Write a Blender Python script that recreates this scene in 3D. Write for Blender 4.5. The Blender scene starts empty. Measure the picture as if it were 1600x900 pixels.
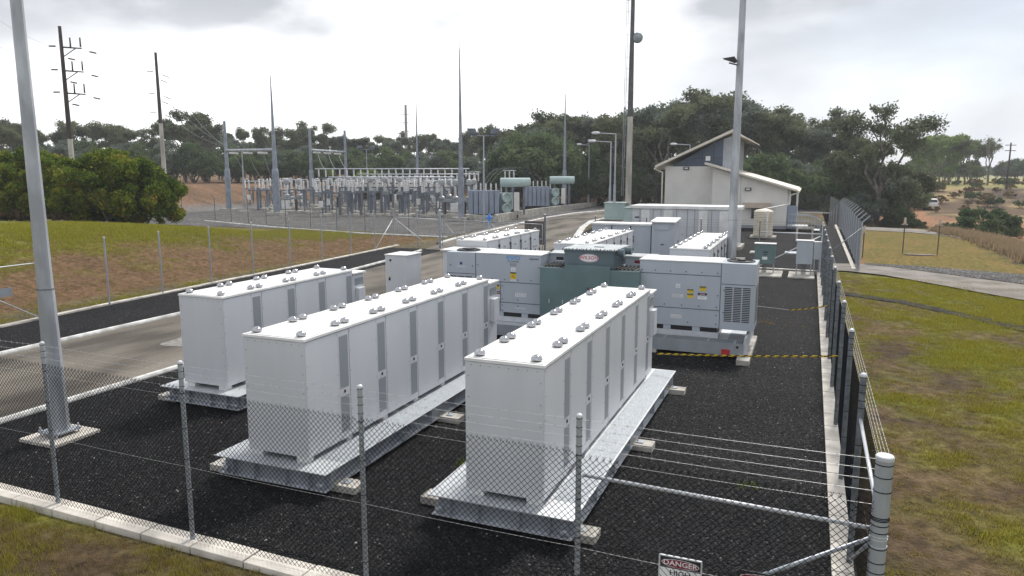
import bpy, math, random
import numpy as np
from mathutils import Vector, Matrix, noise

random.seed(7)
C = bpy.context.scene.collection
R = math.radians
PI = math.pi

# ------------------------------------------------------------------ camera
TH, YAW = R(8.947), R(22.041)
cam_d = bpy.data.cameras.new('camera')
cam = bpy.data.objects.new('camera', cam_d)
C.objects.link(cam)
cam.location = (0, 0, 5.2)
cam.rotation_euler = (R(90) - TH, 0, YAW)
cam_d.sensor_width = 36
cam_d.lens = 36 * 1137 / 1600
cam_d.clip_start = 0.05
cam_d.clip_end = 6000
bpy.context.scene.camera = cam

# ------------------------------------------------------------------ light
SUN_AZ = R(8)       # from +Y towards +X
SUN_EL = R(50)
world = bpy.data.worlds.new('World')
bpy.context.scene.world = world
world.use_nodes = True
wt = world.node_tree
wt.nodes.clear()
def wn(t, **k):
    n = wt.nodes.new(t)
    for a, b in k.items(): setattr(n, a, b)
    return n
w_out = wn('ShaderNodeOutputWorld')
sky = wn('ShaderNodeTexSky', sky_type='NISHITA')
sky.sun_disc = False
sky.sun_elevation = SUN_EL
sky.sun_rotation = SUN_AZ
bg_sky = wn('ShaderNodeBackground'); bg_sky.inputs[1].default_value = 0.12
bg_cloud = wn('ShaderNodeBackground'); bg_cloud.inputs[1].default_value = 1.0
wt.links.new(sky.outputs[0], bg_sky.inputs[0])
tc = wn('ShaderNodeTexCoord')
mp = wn('ShaderNodeMapping'); mp.inputs['Scale'].default_value = (1, 1, 3.0)
mp.inputs['Location'].default_value = (0.3, 0.8, 0.1)
wt.links.new(tc.outputs['Generated'], mp.inputs['Vector'])
n1 = wn('ShaderNodeTexNoise'); n1.inputs['Scale'].default_value = 1.7; n1.inputs['Detail'].default_value = 7; n1.inputs['Roughness'].default_value = 0.5; n1.inputs['Distortion'].default_value = 0.4
wt.links.new(mp.outputs[0], n1.inputs['Vector'])
r1 = wn('ShaderNodeValToRGB')
r1.color_ramp.elements[0].position = 0.38; r1.color_ramp.elements[0].color = (0.33, 0.35, 0.39, 1)
r1.color_ramp.elements[1].position = 0.63; r1.color_ramp.elements[1].color = (0.80, 0.805, 0.82, 1)
wt.links.new(n1.outputs[0], r1.inputs[0])
# the cloud glows where the sun stands behind it
gd = wn('ShaderNodeVectorMath', operation='DOT_PRODUCT')
GLOW = Vector((-0.50, 0.83, 0.17)).normalized()
gd.inputs[1].default_value = GLOW
wt.links.new(tc.outputs['Generated'], gd.inputs[0])
gr = wn('ShaderNodeMapRange'); gr.inputs[1].default_value = 0.88; gr.inputs[2].default_value = 1.0; gr.interpolation_type = 'SMOOTHSTEP'
wt.links.new(gd.outputs['Value'], gr.inputs[0])
mx = wn('ShaderNodeMix', data_type='RGBA')
mx.inputs[7].default_value = (1.08, 1.08, 1.08, 1)
gm = wn('ShaderNodeMath', operation='MULTIPLY'); gm.inputs[1].default_value = 0.85
wt.links.new(gr.outputs[0], gm.inputs[0]); wt.links.new(gm.outputs[0], mx.inputs[0])
wt.links.new(r1.outputs[0], mx.inputs[6])
# a thicker grey deck overhead, broken by noise
sx = wn('ShaderNodeSeparateXYZ'); wt.links.new(tc.outputs['Generated'], sx.inputs[0])
el = wn('ShaderNodeMapRange'); el.inputs[1].default_value = 0.05; el.inputs[2].default_value = 0.21; el.interpolation_type = 'SMOOTHSTEP'
wt.links.new(sx.outputs[2], el.inputs[0])
n3 = wn('ShaderNodeTexNoise'); n3.inputs['Scale'].default_value = 2.6; n3.inputs['Detail'].default_value = 7
mp3 = wn('ShaderNodeMapping'); mp3.inputs['Location'].default_value = (7.7, 0.3, 0.2); mp3.inputs['Scale'].default_value = (1, 1, 2.5)
wt.links.new(tc.outputs['Generated'], mp3.inputs['Vector']); wt.links.new(mp3.outputs[0], n3.inputs['Vector'])
dk = wn('ShaderNodeMapRange'); dk.inputs[1].default_value = 0.42; dk.inputs[2].default_value = 0.62
wt.links.new(n3.outputs[0], dk.inputs[0])
dm = wn('ShaderNodeMath', operation='MULTIPLY'); wt.links.new(el.outputs[0], dm.inputs[0]); wt.links.new(dk.outputs[0], dm.inputs[1])
mxd = wn('ShaderNodeMix', data_type='RGBA'); mxd.inputs[7].default_value = (0.33, 0.345, 0.375, 1)
wt.links.new(dm.outputs[0], mxd.inputs[0]); wt.links.new(mx.outputs[2], mxd.inputs[6])
wt.links.new(mxd.outputs[2], bg_cloud.inputs[0])
# thin places in the cloud, where the blue comes through
n2 = wn('ShaderNodeTexNoise'); n2.inputs['Scale'].default_value = 1.1; n2.inputs['Detail'].default_value = 5
mp2 = wn('ShaderNodeMapping'); mp2.inputs['Location'].default_value = (4.3, 1.2, 2.0); mp2.inputs['Scale'].default_value = (1, 1, 2.2)
wt.links.new(tc.outputs['Generated'], mp2.inputs['Vector']); wt.links.new(mp2.outputs[0], n2.inputs['Vector'])
r2 = wn('ShaderNodeMapRange'); r2.inputs[1].default_value = 0.52; r2.inputs[2].default_value = 0.72; r2.inputs[3].default_value = 1.0; r2.inputs[4].default_value = 0.62
wt.links.new(n2.outputs[0], r2.inputs[0])
mxs = wn('ShaderNodeMixShader')
wt.links.new(r2.outputs[0], mxs.inputs[0]); wt.links.new(bg_sky.outputs[0], mxs.inputs[1]); wt.links.new(bg_cloud.outputs[0], mxs.inputs[2])
wt.links.new(mxs.outputs[0], w_out.inputs[0])

sun_d = bpy.data.lights.new('sun', 'SUN')
sun_d.energy = 2.2
sun_d.angle = R(10)
sun_d.color = (1.0, 0.96, 0.90)
sun = bpy.data.objects.new('sun', sun_d); C.objects.link(sun)
sdir = Vector((math.sin(SUN_AZ) * math.cos(SUN_EL), math.cos(SUN_AZ) * math.cos(SUN_EL), math.sin(SUN_EL)))
sun.rotation_euler = sdir.to_track_quat('Z', 'Y').to_euler()
sun.location = (0, 0, 60)

sc = bpy.context.scene
sc.view_settings.view_transform = 'Standard'
sc.view_settings.look = 'None'
sc.view_settings.exposure = 0.85
sc.view_settings.gamma = 1
sc.view_settings.use_curve_mapping = False
sc.render.engine = 'CYCLES'
sc.cycles.use_denoising = True
sc.cycles.max_bounces = 6
sc.cycles.transparent_max_bounces = 8
sc.cycles.use_adaptive_sampling = True

# ------------------------------------------------------------------ materials
def mat(name, col, rough=0.6, metal=0.0, var=0.12, scale=3.0, bump=0.0, bscale=None, col2=None, detail=6, spec=None, stretch=None, c2pos=(0.4, 0.62)):
    m = bpy.data.materials.new(name); m.use_nodes = True
    t = m.node_tree; b = t.nodes['Principled BSDF']
    b.inputs['Roughness'].default_value = rough; b.inputs['Metallic'].default_value = metal
    if spec is None and rough >= 0.84: spec = 0.12
    if spec is not None: b.inputs['Specular IOR Level'].default_value = spec
    g = t.nodes.new('ShaderNodeNewGeometry')
    src = g.outputs['Position']
    if stretch:
        mpn = t.nodes.new('ShaderNodeMapping'); mpn.inputs['Scale'].default_value = stretch
        t.links.new(src, mpn.inputs['Vector']); src = mpn.outputs[0]
    n = t.nodes.new('ShaderNodeTexNoise'); n.inputs['Scale'].default_value = scale; n.inputs['Detail'].default_value = detail
    t.links.new(src, n.inputs['Vector'])
    r = t.nodes.new('ShaderNodeValToRGB')
    c = Vector(col)
    lo = c * (1 - var); hi = Vector(col2) if col2 else c * (1 + var)
    r.color_ramp.elements[0].color = (*lo, 1); r.color_ramp.elements[1].color = (*[min(x, 1) for x in hi], 1)
    r.color_ramp.elements[0].position = c2pos[0]; r.color_ramp.elements[1].position = c2pos[1]
    t.links.new(n.outputs[0], r.inputs[0]); t.links.new(r.outputs[0], b.inputs['Base Color'])
    if bump:
        nb = t.nodes.new('ShaderNodeTexNoise'); nb.inputs['Scale'].default_value = bscale or scale * 6; nb.inputs['Detail'].default_value = 4
        t.links.new(src, nb.inputs['Vector'])
        bp = t.nodes.new('ShaderNodeBump'); bp.inputs['Strength'].default_value = bump; bp.inputs['Distance'].default_value = 0.02
        t.links.new(nb.outputs[0], bp.inputs['Height']); t.links.new(bp.outputs[0], b.inputs['Normal'])
    return m

M = {}
def mm(k, *a, **kw): M[k] = mat(k, *a, **kw)
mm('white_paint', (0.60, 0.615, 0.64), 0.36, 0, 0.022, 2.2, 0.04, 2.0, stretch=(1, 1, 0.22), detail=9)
mm('white_top', (0.74, 0.735, 0.72), 0.45, 0, 0.08, 2.0, detail=9)  # copy of white_paint lightened so cabinet tops carry the skylight in their colour
mm('grey_paint', (0.42, 0.46, 0.51), 0.38, 0, 0.03, 2.0, stretch=(1, 1, 0.25), detail=9)
mm('vent_grey', (0.27, 0.29, 0.315), 0.6, 0, 0.08, 60)
mm('seam', (0.10, 0.11, 0.12), 0.7, 0, 0.1, 5)
mm('black', (0.015, 0.015, 0.017), 0.5, 0, 0.2, 8)
mm('chrome', (0.50, 0.50, 0.51), 0.13, 1.0, 0.05, 5)
mm('galv', (0.37, 0.40, 0.44), 0.45, 0.35, 0.07, 3, detail=6)
mm('galv_light', (0.58, 0.60, 0.63), 0.45, 0.25, 0.06, 4, detail=5)
mm('galv_plate', (0.56, 0.58, 0.60), 0.42, 0.35, 0.07, 3, 0.3, 90)
mm('walkway', (0.34, 0.37, 0.40), 0.5, 0.3, 0.35, 55, 0.5, 120, detail=1)
mm('pole_steel', (0.40, 0.42, 0.45), 0.5, 0.35, 0.22, 2.2, detail=9, stretch=(1, 1, 0.35))
mm('post_steel', (0.17, 0.19, 0.21), 0.5, 0.35, 0.25, 8, detail=8)
mm('wire', (0.008, 0.009, 0.012), 0.7, 0.0, 0.3, 30, spec=0.08)  # galvanised wire coloured near black; its backlit darkness is put into the colour
mm('wire_far', (0.16, 0.17, 0.18), 0.6, 0.1, 0.2, 20)
mm('wire_pale', (0.42, 0.42, 0.42), 0.5, 0.3, 0.2, 20)
mm('concrete', (0.42, 0.40, 0.36), 0.9, 0, 0.22, 2.5, 0.35, 40)
mm('kerb_concrete', (0.60, 0.56, 0.50), 0.9, 0, 0.20, 1.6, 0.3, 30)
mm('white_kerb', (0.60, 0.60, 0.58), 0.85, 0, 0.25, 2.2, 0.3, 30, detail=10)
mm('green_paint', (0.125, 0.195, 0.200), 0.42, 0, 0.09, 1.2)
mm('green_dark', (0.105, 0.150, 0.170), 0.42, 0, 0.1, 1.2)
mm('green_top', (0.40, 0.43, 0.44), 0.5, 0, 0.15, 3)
mm('yellow', (0.72, 0.50, 0.02), 0.5, 0, 0.05, 5)
mm('white_sign', (0.78, 0.78, 0.80), 0.5, 0, 0.03, 5)
mm('maroon', (0.20, 0.012, 0.035), 0.5, 0, 0.05, 5)
mm('red', (0.50, 0.03, 0.03), 0.5, 0, 0.05, 5)
mm('orange_red', (0.62, 0.09, 0.03), 0.5, 0, 0.05, 5)
mm('blue_logo', (0.03, 0.30, 0.70), 0.5, 0, 0.05, 5)
mm('navy', (0.03, 0.05, 0.15), 0.5, 0, 0.05, 5)
mm('text_black', (0.02, 0.02, 0.025), 0.6, 0, 0.05, 5)
mm('text_grey', (0.30, 0.32, 0.36), 0.6, 0, 0.05, 5)
mm('wood_pole', (0.075, 0.06, 0.055), 0.9, 0, 0.3, 3, stretch=(1, 1, 0.15))
mm('concrete_pole', (0.42, 0.40, 0.36), 0.9, 0, 0.2, 1.0, stretch=(1, 1, 0.3))
mm('insulator', (0.66, 0.65, 0.64), 0.35, 0, 0.15, 8)
mm('insulator_grey', (0.36, 0.37, 0.38), 0.35, 0, 0.2, 8)
mm('steel_mast', (0.25, 0.28, 0.33), 0.5, 0.2, 0.15, 1.5)
mm('steel_struct', (0.15, 0.17, 0.205), 0.55, 0.2, 0.2, 1.5)
mm('tank_grey', (0.24, 0.28, 0.30), 0.45, 0, 0.12, 0.8)
mm('radiator', (0.25, 0.29, 0.37), 0.45, 0, 0.1, 0.8)
mm('conservator', (0.40, 0.50, 0.49), 0.35, 0, 0.08, 0.8)
mm('render_wall', (0.70, 0.68, 0.645), 0.9, 0, 0.05, 0.6, 0.05, 30)
mm('roof_cream', (0.66, 0.61, 0.52), 0.6, 0, 0.12, 0.5)
mm('cladding', (0.065, 0.085, 0.125), 0.6, 0, 0.12, 0.4)
mm('translucent_panel', (0.36, 0.39, 0.43), 0.4, 0, 0.1, 1.5)
mm('soffit', (0.20, 0.19, 0.17), 0.8, 0, 0.1, 1)
mm('awning', (0.50, 0.42, 0.34), 0.7, 0, 0.08, 1)
mm('tank_beige', (0.62, 0.56, 0.45), 0.5, 0, 0.06, 1)
mm('glass', (0.03, 0.035, 0.04), 0.1, 0, 0.1, 1)
mm('brown_sheet', (0.10, 0.085, 0.075), 0.8, 0, 0.1, 2)
mm('bark', (0.17, 0.15, 0.13), 0.9, 0, 0.35, 2)
mm('bark_pale', (0.24, 0.21, 0.18), 0.9, 0, 0.4, 1.2)
mm('mast_backlit', (0.10, 0.10, 0.105), 0.9, 0, 0.2, 1)  # concrete darkened in its colour for the upper mast's backlight against the sky
mm('light_face', (0.75, 0.76, 0.78), 0.3, 0, 0.03, 2)
mm('car_white', (0.80, 0.80, 0.80), 0.25, 0, 0.02, 2)
mm('rubber', (0.02, 0.02, 0.02), 0.8, 0, 0.1, 4)
mm('hydrant_blue', (0.03, 0.25, 0.75), 0.5, 0, 0.1, 4)

def leafmat(name, c1, c2, c3=None, trans=0.35, objr=0.30, isl=0.35):
    m = bpy.data.materials.new(name); m.use_nodes = True
    t = m.node_tree; t.nodes.clear()
    o = t.nodes.new('ShaderNodeOutputMaterial')
    oi = t.nodes.new('ShaderNodeObjectInfo'); tcn = t.nodes.new('ShaderNodeTexCoord')
    n = t.nodes.new('ShaderNodeTexNoise'); n.inputs['Scale'].default_value = 0.55; n.inputs['Detail'].default_value = 4
    t.links.new(tcn.outputs['Object'], n.inputs['Vector'])
    wnz = t.nodes.new('ShaderNodeTexWhiteNoise'); g = t.nodes.new('ShaderNodeNewGeometry')
    t.links.new(g.outputs['Random Per Island'], wnz.inputs[0]); wnz.noise_dimensions = '1D'
    a = t.nodes.new('ShaderNodeMath'); a.operation = 'ADD'
    b = t.nodes.new('ShaderNodeMath'); b.operation = 'MULTIPLY'; b.inputs[1].default_value = isl
    c = t.nodes.new('ShaderNodeMath'); c.operation = 'MULTIPLY'; c.inputs[1].default_value = objr
    d = t.nodes.new('ShaderNodeMath'); d.operation = 'ADD'
    t.links.new(g.outputs['Random Per Island'], b.inputs[0]); t.links.new(oi.outputs['Random'], c.inputs[0])
    t.links.new(b.outputs[0], a.inputs[0]); t.links.new(n.outputs[0], a.inputs[1])
    t.links.new(a.outputs[0], d.inputs[0]); t.links.new(c.outputs[0], d.inputs[1])
    r = t.nodes.new('ShaderNodeValToRGB')
    r.color_ramp.elements[0].position = 0.5; r.color_ramp.elements[0].color = (*c1, 1)
    r.color_ramp.elements[1].position = 1.0; r.color_ramp.elements[1].color = (*c2, 1)
    if c3:
        e = r.color_ramp.elements.new(1.0); r.color_ramp.elements[1].position = 0.84; e.position = 0.98; e.color = (*c3, 1)
        r.color_ramp.elements[1].color = (*c2, 1)
    t.links.new(d.outputs[0], r.inputs[0])
    df = t.nodes.new('ShaderNodeBsdfDiffuse'); tr = t.nodes.new('ShaderNodeBsdfTranslucent')
    ms = t.nodes.new('ShaderNodeMixShader'); ms.inputs[0].default_value = trans
    t.links.new(r.outputs[0], df.inputs[0]); t.links.new(r.outputs[0], tr.inputs[0])
    t.links.new(df.outputs[0], ms.inputs[1]); t.links.new(tr.outputs[0], ms.inputs[2]); t.links.new(ms.outputs[0], o.inputs[0])
    M[name] = m
leafmat('gum_leaf', (0.070, 0.090, 0.055), (0.18, 0.20, 0.115))
leafmat('gum_leaf_light', (0.090, 0.150, 0.045), (0.225, 0.300, 0.090))
leafmat('wattle_leaf', (0.060, 0.095, 0.050), (0.145, 0.19, 0.090))
leafmat('grey_leaf', (0.095, 0.12, 0.095), (0.18, 0.21, 0.165))
leafmat('lime_leaf', (0.084, 0.144, 0.024), (0.288, 0.360, 0.060))
leafmat('autumn_leaf', (0.045, 0.085, 0.02), (0.21, 0.26, 0.032), (0.42, 0.27, 0.05), 0.4, 0.02, 0.36)
leafmat('orange_leaf', (0.12, 0.10, 0.03), (0.30, 0.20, 0.045), (0.48, 0.22, 0.06), 0.4, 0.15, 0.40)
leafmat('dry_leaf', (0.11, 0.085, 0.05), (0.26, 0.19, 0.10))

# ------------------------------------------------------------------ mesh helpers
class MB:
    def __init__(s, ox=0, oy=0, oz=0):
        s.v = []; s.f = []; s.mi = []; s.o = (ox, oy, oz); s.m = 0
    def add(s, vs, fs, m=None):
        n = len(s.v); s.v += [tuple(p) for p in vs]; s.f += [tuple(n + i for i in q) for q in fs]
        s.mi += [s.m if m is None else m] * len(fs)
    def box(s, x0, x1, y0, y1, z0, z1, m=None):
        s.add([(x0, y0, z0), (x1, y0, z0), (x1, y1, z0), (x0, y1, z0), (x0, y0, z1), (x1, y0, z1), (x1, y1, z1), (x0, y1, z1)],
              [(0, 3, 2, 1), (4, 5, 6, 7), (0, 1, 5, 4), (1, 2, 6, 5), (2, 3, 7, 6), (3, 0, 4, 7)], m)
    def prism(s, pts, h, axis='z', m=None, base=0):
        # pts 2D polygon extruded along axis from base to base+h
        n = len(pts)
        if axis == 'z': f = lambda p, k: (p[0], p[1], k)
        elif axis == 'y': f = lambda p, k: (p[0], k, p[1])
        else: f = lambda p, k: (k, p[0], p[1])
        vs = [f(p, base) for p in pts] + [f(p, base + h) for p in pts]
        fs = [tuple(range(n))[::-1], tuple(range(n, 2 * n))] + [(i, (i + 1) % n, n + (i + 1) % n, n + i) for i in range(n)]
        s.add(vs, fs, m)
    def cyl(s, p0, p1, r0, r1=None, n=10, caps=True, m=None, rot=0):
        r1 = r0 if r1 is None else r1
        p0 = Vector(p0); p1 = Vector(p1); d = (p1 - p0)
        if d.length < 1e-9: return
        d.normalize()
        a = d.orthogonal().normalized() if abs(d.z) < 0.999 else Vector((1, 0, 0)); b = d.cross(a)
        vs = []
        for p, r in ((p0, r0), (p1, r1)):
            for i in range(n):
                t = 2 * PI * i / n + rot
                vs.append(p + a * (r * math.cos(t)) + b * (r * math.sin(t)))
        fs = [(i, (i + 1) % n, n + (i + 1) % n, n + i) for i in range(n)]
        if caps: fs += [tuple(range(n))[::-1], tuple(range(n, 2 * n))]
        s.add(vs, fs, m)
    def tube(s, pts, r, n=6, m=None, r2=None):
        k = len(pts)
        for i in range(k - 1):
            ra = r if r2 is None else r + (r2 - r) * i / (k - 1); rb = r if r2 is None else r + (r2 - r) * (i + 1) / (k - 1)
            s.cyl(pts[i], pts[i + 1], ra, rb, n, True, m)
    def lathe(s, c, prof, n=14, m=None, ax=None):
        # prof [(r, z)] revolved about z through c
        vs = []; fs = []
        c = Vector(c)
        q = Vector((0, 0, 1)).rotation_difference(Vector(ax)) if ax else None
        for r, z in prof:
            for i in range(n):
                p = Vector((r * math.cos(2 * PI * i / n), r * math.sin(2 * PI * i / n), z))
                if q: p = q @ p
                vs.append(c + p)
        for j in range(len(prof) - 1):
            for i in range(n):
                fs.append((j * n + i, j * n + (i + 1) % n, (j + 1) * n + (i + 1) % n, (j + 1) * n + i))
        fs.append(tuple(range(n))[::-1]); fs.append(tuple((len(prof) - 1) * n + i for i in range(n)))
        s.add(vs, fs, m)
    def quad(s, a, b, c, d, m=None): s.add([a, b, c, d], [(0, 1, 2, 3)], m)
    def text(s, body, o, u, v, size, m=None, lift=None, stretch=1.0):
        g = glyphs(body)
        o = Vector(o); u = Vector(u); v = Vector(v)
        vs = [o + u * (x * size * stretch) + v * (y * size) for x, y in g[0]]
        s.add(vs, g[1], m)
    def ellipse(s, o, u, v, a, b, n=28, m=None):
        o = Vector(o); u = Vector(u); v = Vector(v)
        s.add([o + u * (a * math.cos(2 * PI * i / n)) + v * (b * math.sin(2 * PI * i / n)) for i in range(n)], [tuple(range(n))], m)
    def build(s, name, mats, parent=None, smooth=False, bevel=0, world=True):
        me = bpy.data.meshes.new(name)
        vs = s.v
        if parent is not None and world:
            l = parent_loc(parent)
            if l.length > 0: vs = [(p[0] - l[0], p[1] - l[1], p[2] - l[2]) for p in vs]
        me.from_pydata(vs, [], s.f)
        if not isinstance(mats, (list, tuple)): mats = [mats]
        for k in mats: me.materials.append(M[k] if isinstance(k, str) else k)
        me.polygons.foreach_set('material_index', [min(i, len(mats) - 1) for i in s.mi])
        if smooth: me.polygons.foreach_set('use_smooth', [True] * len(s.f))
        me.update()
        ob = bpy.data.objects.new(name, me); C.objects.link(ob)
        if parent is not None: ob.parent = parent
        if bevel:
            b = ob.modifiers.new('bevel', 'BEVEL'); b.width = bevel; b.segments = 2; b.limit_method = 'ANGLE'; b.angle_limit = R(40)
        return ob
_g = {}
def glyphs(body):
    if body not in _g:
        cu = bpy.data.curves.new('t', 'FONT'); cu.body = body; cu.size = 1; cu.align_x = 'CENTER'; cu.align_y = 'CENTER'; cu.offset = 0.012; cu.resolution_u = 2
        ob = bpy.data.objects.new('t', cu)
        me = bpy.data.meshes.new_from_object(ob)
        _g[body] = ([(v.co.x, v.co.y) for v in me.vertices], [tuple(p.vertices) for p in me.polygons])
        bpy.data.objects.remove(ob); bpy.data.meshes.remove(me); bpy.data.curves.remove(cu)
    return _g[body]
def parent_loc(p):
    l = Vector((0, 0, 0))
    while p is not None: l = l + Vector(p.location); p = p.parent
    return l
def tag(o, label=None, cat=None, group=None, kind=None):
    if label: o['label'] = label
    if cat: o['category'] = cat
    if group: o['group'] = group
    if kind: o['kind'] = kind
    return o
def thing(name, label, cat, loc=(0, 0, 0), rz=0, group=None):
    o = bpy.data.objects.new(name, None); C.objects.link(o)
    o.empty_display_size = 0.1
    o.location = loc; o.rotation_euler = (0, 0, rz)
    return tag(o, label, cat, group)
def copytree(o, parent=None):
    c = o.copy(); C.objects.link(c); c.parent = parent
    for ch in list(o.children): copytree(ch, c)
    return c
def place(src, loc, rz=0, label=None, group=None, scale=None, used=set()):
    if src.name in used: o = copytree(src)
    else: used.add(src.name); o = src
    o.location = loc; o.rotation_euler = (0, 0, rz)
    if scale: o.scale = scale if isinstance(scale, (tuple, list)) else (scale,) * 3
    if label: o['label'] = label
    if group: o['group'] = group
    return o

def S(t):
    t = max(0.0, min(1.0, t)); return t * t * (3 - 2 * t)
# ------------------------------------------------------------------ terrain height
def hz(x, y):
    a = S((-28.0 - x) / 13.0) * 2.1 * (1 - S((y - 30) / 24.0)) if x < -28 else 0
    d2 = max(-78.5 - x - 0.05 * (y - 80) , y - 128 if x < -35 else -99)
    b = 3.4 * S(d2 / 14.0) if y > 52 else 2.1 * S(d2 / 14.0) * S((y - 20) / 32)
    h = max(a, b)
    if x > 2:
        dist = max(x - 12.2, y - 79)
        dip = -2.4 * S(dist / 12.0)
        D = math.hypot(x, y)
        rise = 4.9 * S((D - 106) / 92.0) * S((x + 6 - 0.0 * y) / 12.0)
        h += dip + rise
    elif y > 150: h += 1.5 * S((y - 150) / 80)
    if y < 7.15: h -= 0.015
    elif x > 1.0 and y < 42: h -= 0.06 * (1 - S((y - 36) / 5.0))
    if abs(x) > 0 and (y > 4): h += 0.03 * noise.noise(Vector((x * 0.3, y * 0.3, 0))) * (1 if (x > 1.5 or x < -28 or y < 6.5) and not (x > 1.0 and 38 < y < 48) else 0)
    return h
def pn(x, y, s=1.0, o=0.0): return noise.fractal(Vector((x * s + o, y * s - o, o)), 1.0, 2.0, 4)
def G(x):  # pixel of the photo to ground point, used for laying out
    pass
def inpoly(x, y, P):
    c = False; n = len(P)
    for i in range(n):
        x1, y1 = P[i]; x2, y2 = P[(i + 1) % n]
        if (y1 > y) != (y2 > y) and x < (x2 - x1) * (y - y1) / (y2 - y1) + x1: c = not c
    return c
# zone colour at a place: intrinsic colours of soil and sward
DRY = (0.115, 0.078, 0.044); BROWN = (0.060, 0.042, 0.028); GREEN = (0.135, 0.130, 0.020); LUSH = (0.105, 0.13, 0.017)
OLIVE = (0.125, 0.108, 0.028); STRAW = (0.30, 0.22, 0.11); DIRT = (0.30, 0.165, 0.095); DARKSOIL = (0.055, 0.042, 0.035); PADDOCK = (0.27, 0.25, 0.10); YARD = (0.15, 0.145, 0.14)
PAD = [(3.0, 46.3), (6, 45.2), (10.5, 43.8), (30, 38.8), (30, 46), (15, 48), (11.55, 50), (11.75, 58.8), (11.6, 68.5), (10.2, 74), (6.5, 76), (4.3, 76)]
def mixc(a, b, t):
    t = max(0, min(1, t)); return tuple(a[i] * (1 - t) + b[i] * t for i in range(3))
def greenness(x, y):
    if x > 0.9 and y < 45:
        g = 0.68 + 0.7 * pn(x, y, 0.35, 3.1) + 0.55 * pn(x, y, 1.3, 6.1) + 0.22 * S((y - 18) / 20) + 0.12 * S((x - 5) / 8)
        g -= 0.38 * math.exp(-((x - 2.2) / 1.6) ** 2)
        return S(g)
    if x < -27:
        u = (-27 - x) / 15
        g = -0.14 + 1.2 * S((u - .22) * 1.7) * (1 - S((y - 44) / 18) * 0.6) + 0.5 * pn(x, y, 0.3, 5.0) + 0.45 * pn(x, y, 1.2, 8.0) + 0.12 * S((26 - y) / 10) 
        return S(g)
    return S(0.42 + 1.1 * pn(x, y, 0.6, 9))
def zonecol(x, y):
    n = pn(x, y, 0.12, 2.0); n2 = pn(x, y, 0.6, 7.0)
    D = math.hypot(x, y)
    if x > 1.5 and inpoly(x + 0.6 * n2, y + 0.6 * n, PAD):
        return mixc(OLIVE, (0.20, 0.13, 0.045), 0.35 + 0.8 * n2)
    if x > 1.5 and y > 44:
        if x > 10 and D < 100 or y > 79 and D < 96:
            # long dry grass and scrub in the dip
            c = mixc((0.16, 0.115, 0.065), (0.07, 0.07, 0.035), 0.5 + 1.2 * n2)
            if x > 14 and y > 52 and abs((x - 14) * 0.55 + 70 - y + 2 * n) < 3.2: c = DIRT
            return c
        # the hill beyond: red track, burnt and dark scrub, paddock on top
        t = (D - 96) / 100
        track = abs(x - (16 + (D - 100) * 0.04 + 4 * math.sin(D * 0.03))) < 3.4 + 1.2 * n2
        c = mixc((0.12, 0.085, 0.055), DARKSOIL, 0.5 + 1.6 * pn(x * 0.35, y, 0.13, 4.4))
        c = mixc(c, STRAW, S(2.2 * pn(x * 0.4, y, 0.2, 8.4)))
        if D < 132 and x < 60: c = mixc(c, DIRT, 0.75 * S(0.6 + 2 * pn(x * 0.5, y, 0.15, 1.7)))
        if track and D < 180: c = DIRT
        if D > 178: c = mixc(c, PADDOCK, S((D - 178) / 14))
        return c
    if x < -28 and y < 60 or y < 7.3 or x > 0.8 and y <= 45:
        g = greenness(x, y)
        base = mixc(DRY, BROWN, 0.5 + 1.3 * n2)
        if x < -28: base = mixc(base, (0.165, 0.092, 0.048), 0.6)
        return mixc(base, mixc(GREEN, LUSH, 0.5 + n) if x > -28 else mixc((0.140, 0.132, 0.022), (0.112, 0.130, 0.018), 0.5 + n), g * 0.9)
    if x < -27 and y < 128: # switchyard
        if hz(x, y) > 0.25: return mixc((0.20, 0.12, 0.07), (0.11, 0.07, 0.045), 0.5 + 1.4 * n2)
        if y < 58 + 0 * x: return mixc((0.17, 0.13, 0.05), (0.10, 0.075, 0.04), 0.5 + n2)
        return YARD
    if hz(x, y) > 0.25: return mixc((0.20, 0.12, 0.07), (0.10, 0.075, 0.04), 0.5 + 1.4 * n2)
    return mixc((0.13, 0.10, 0.07), (0.08, 0.075, 0.04), 0.5 + n2)

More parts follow.
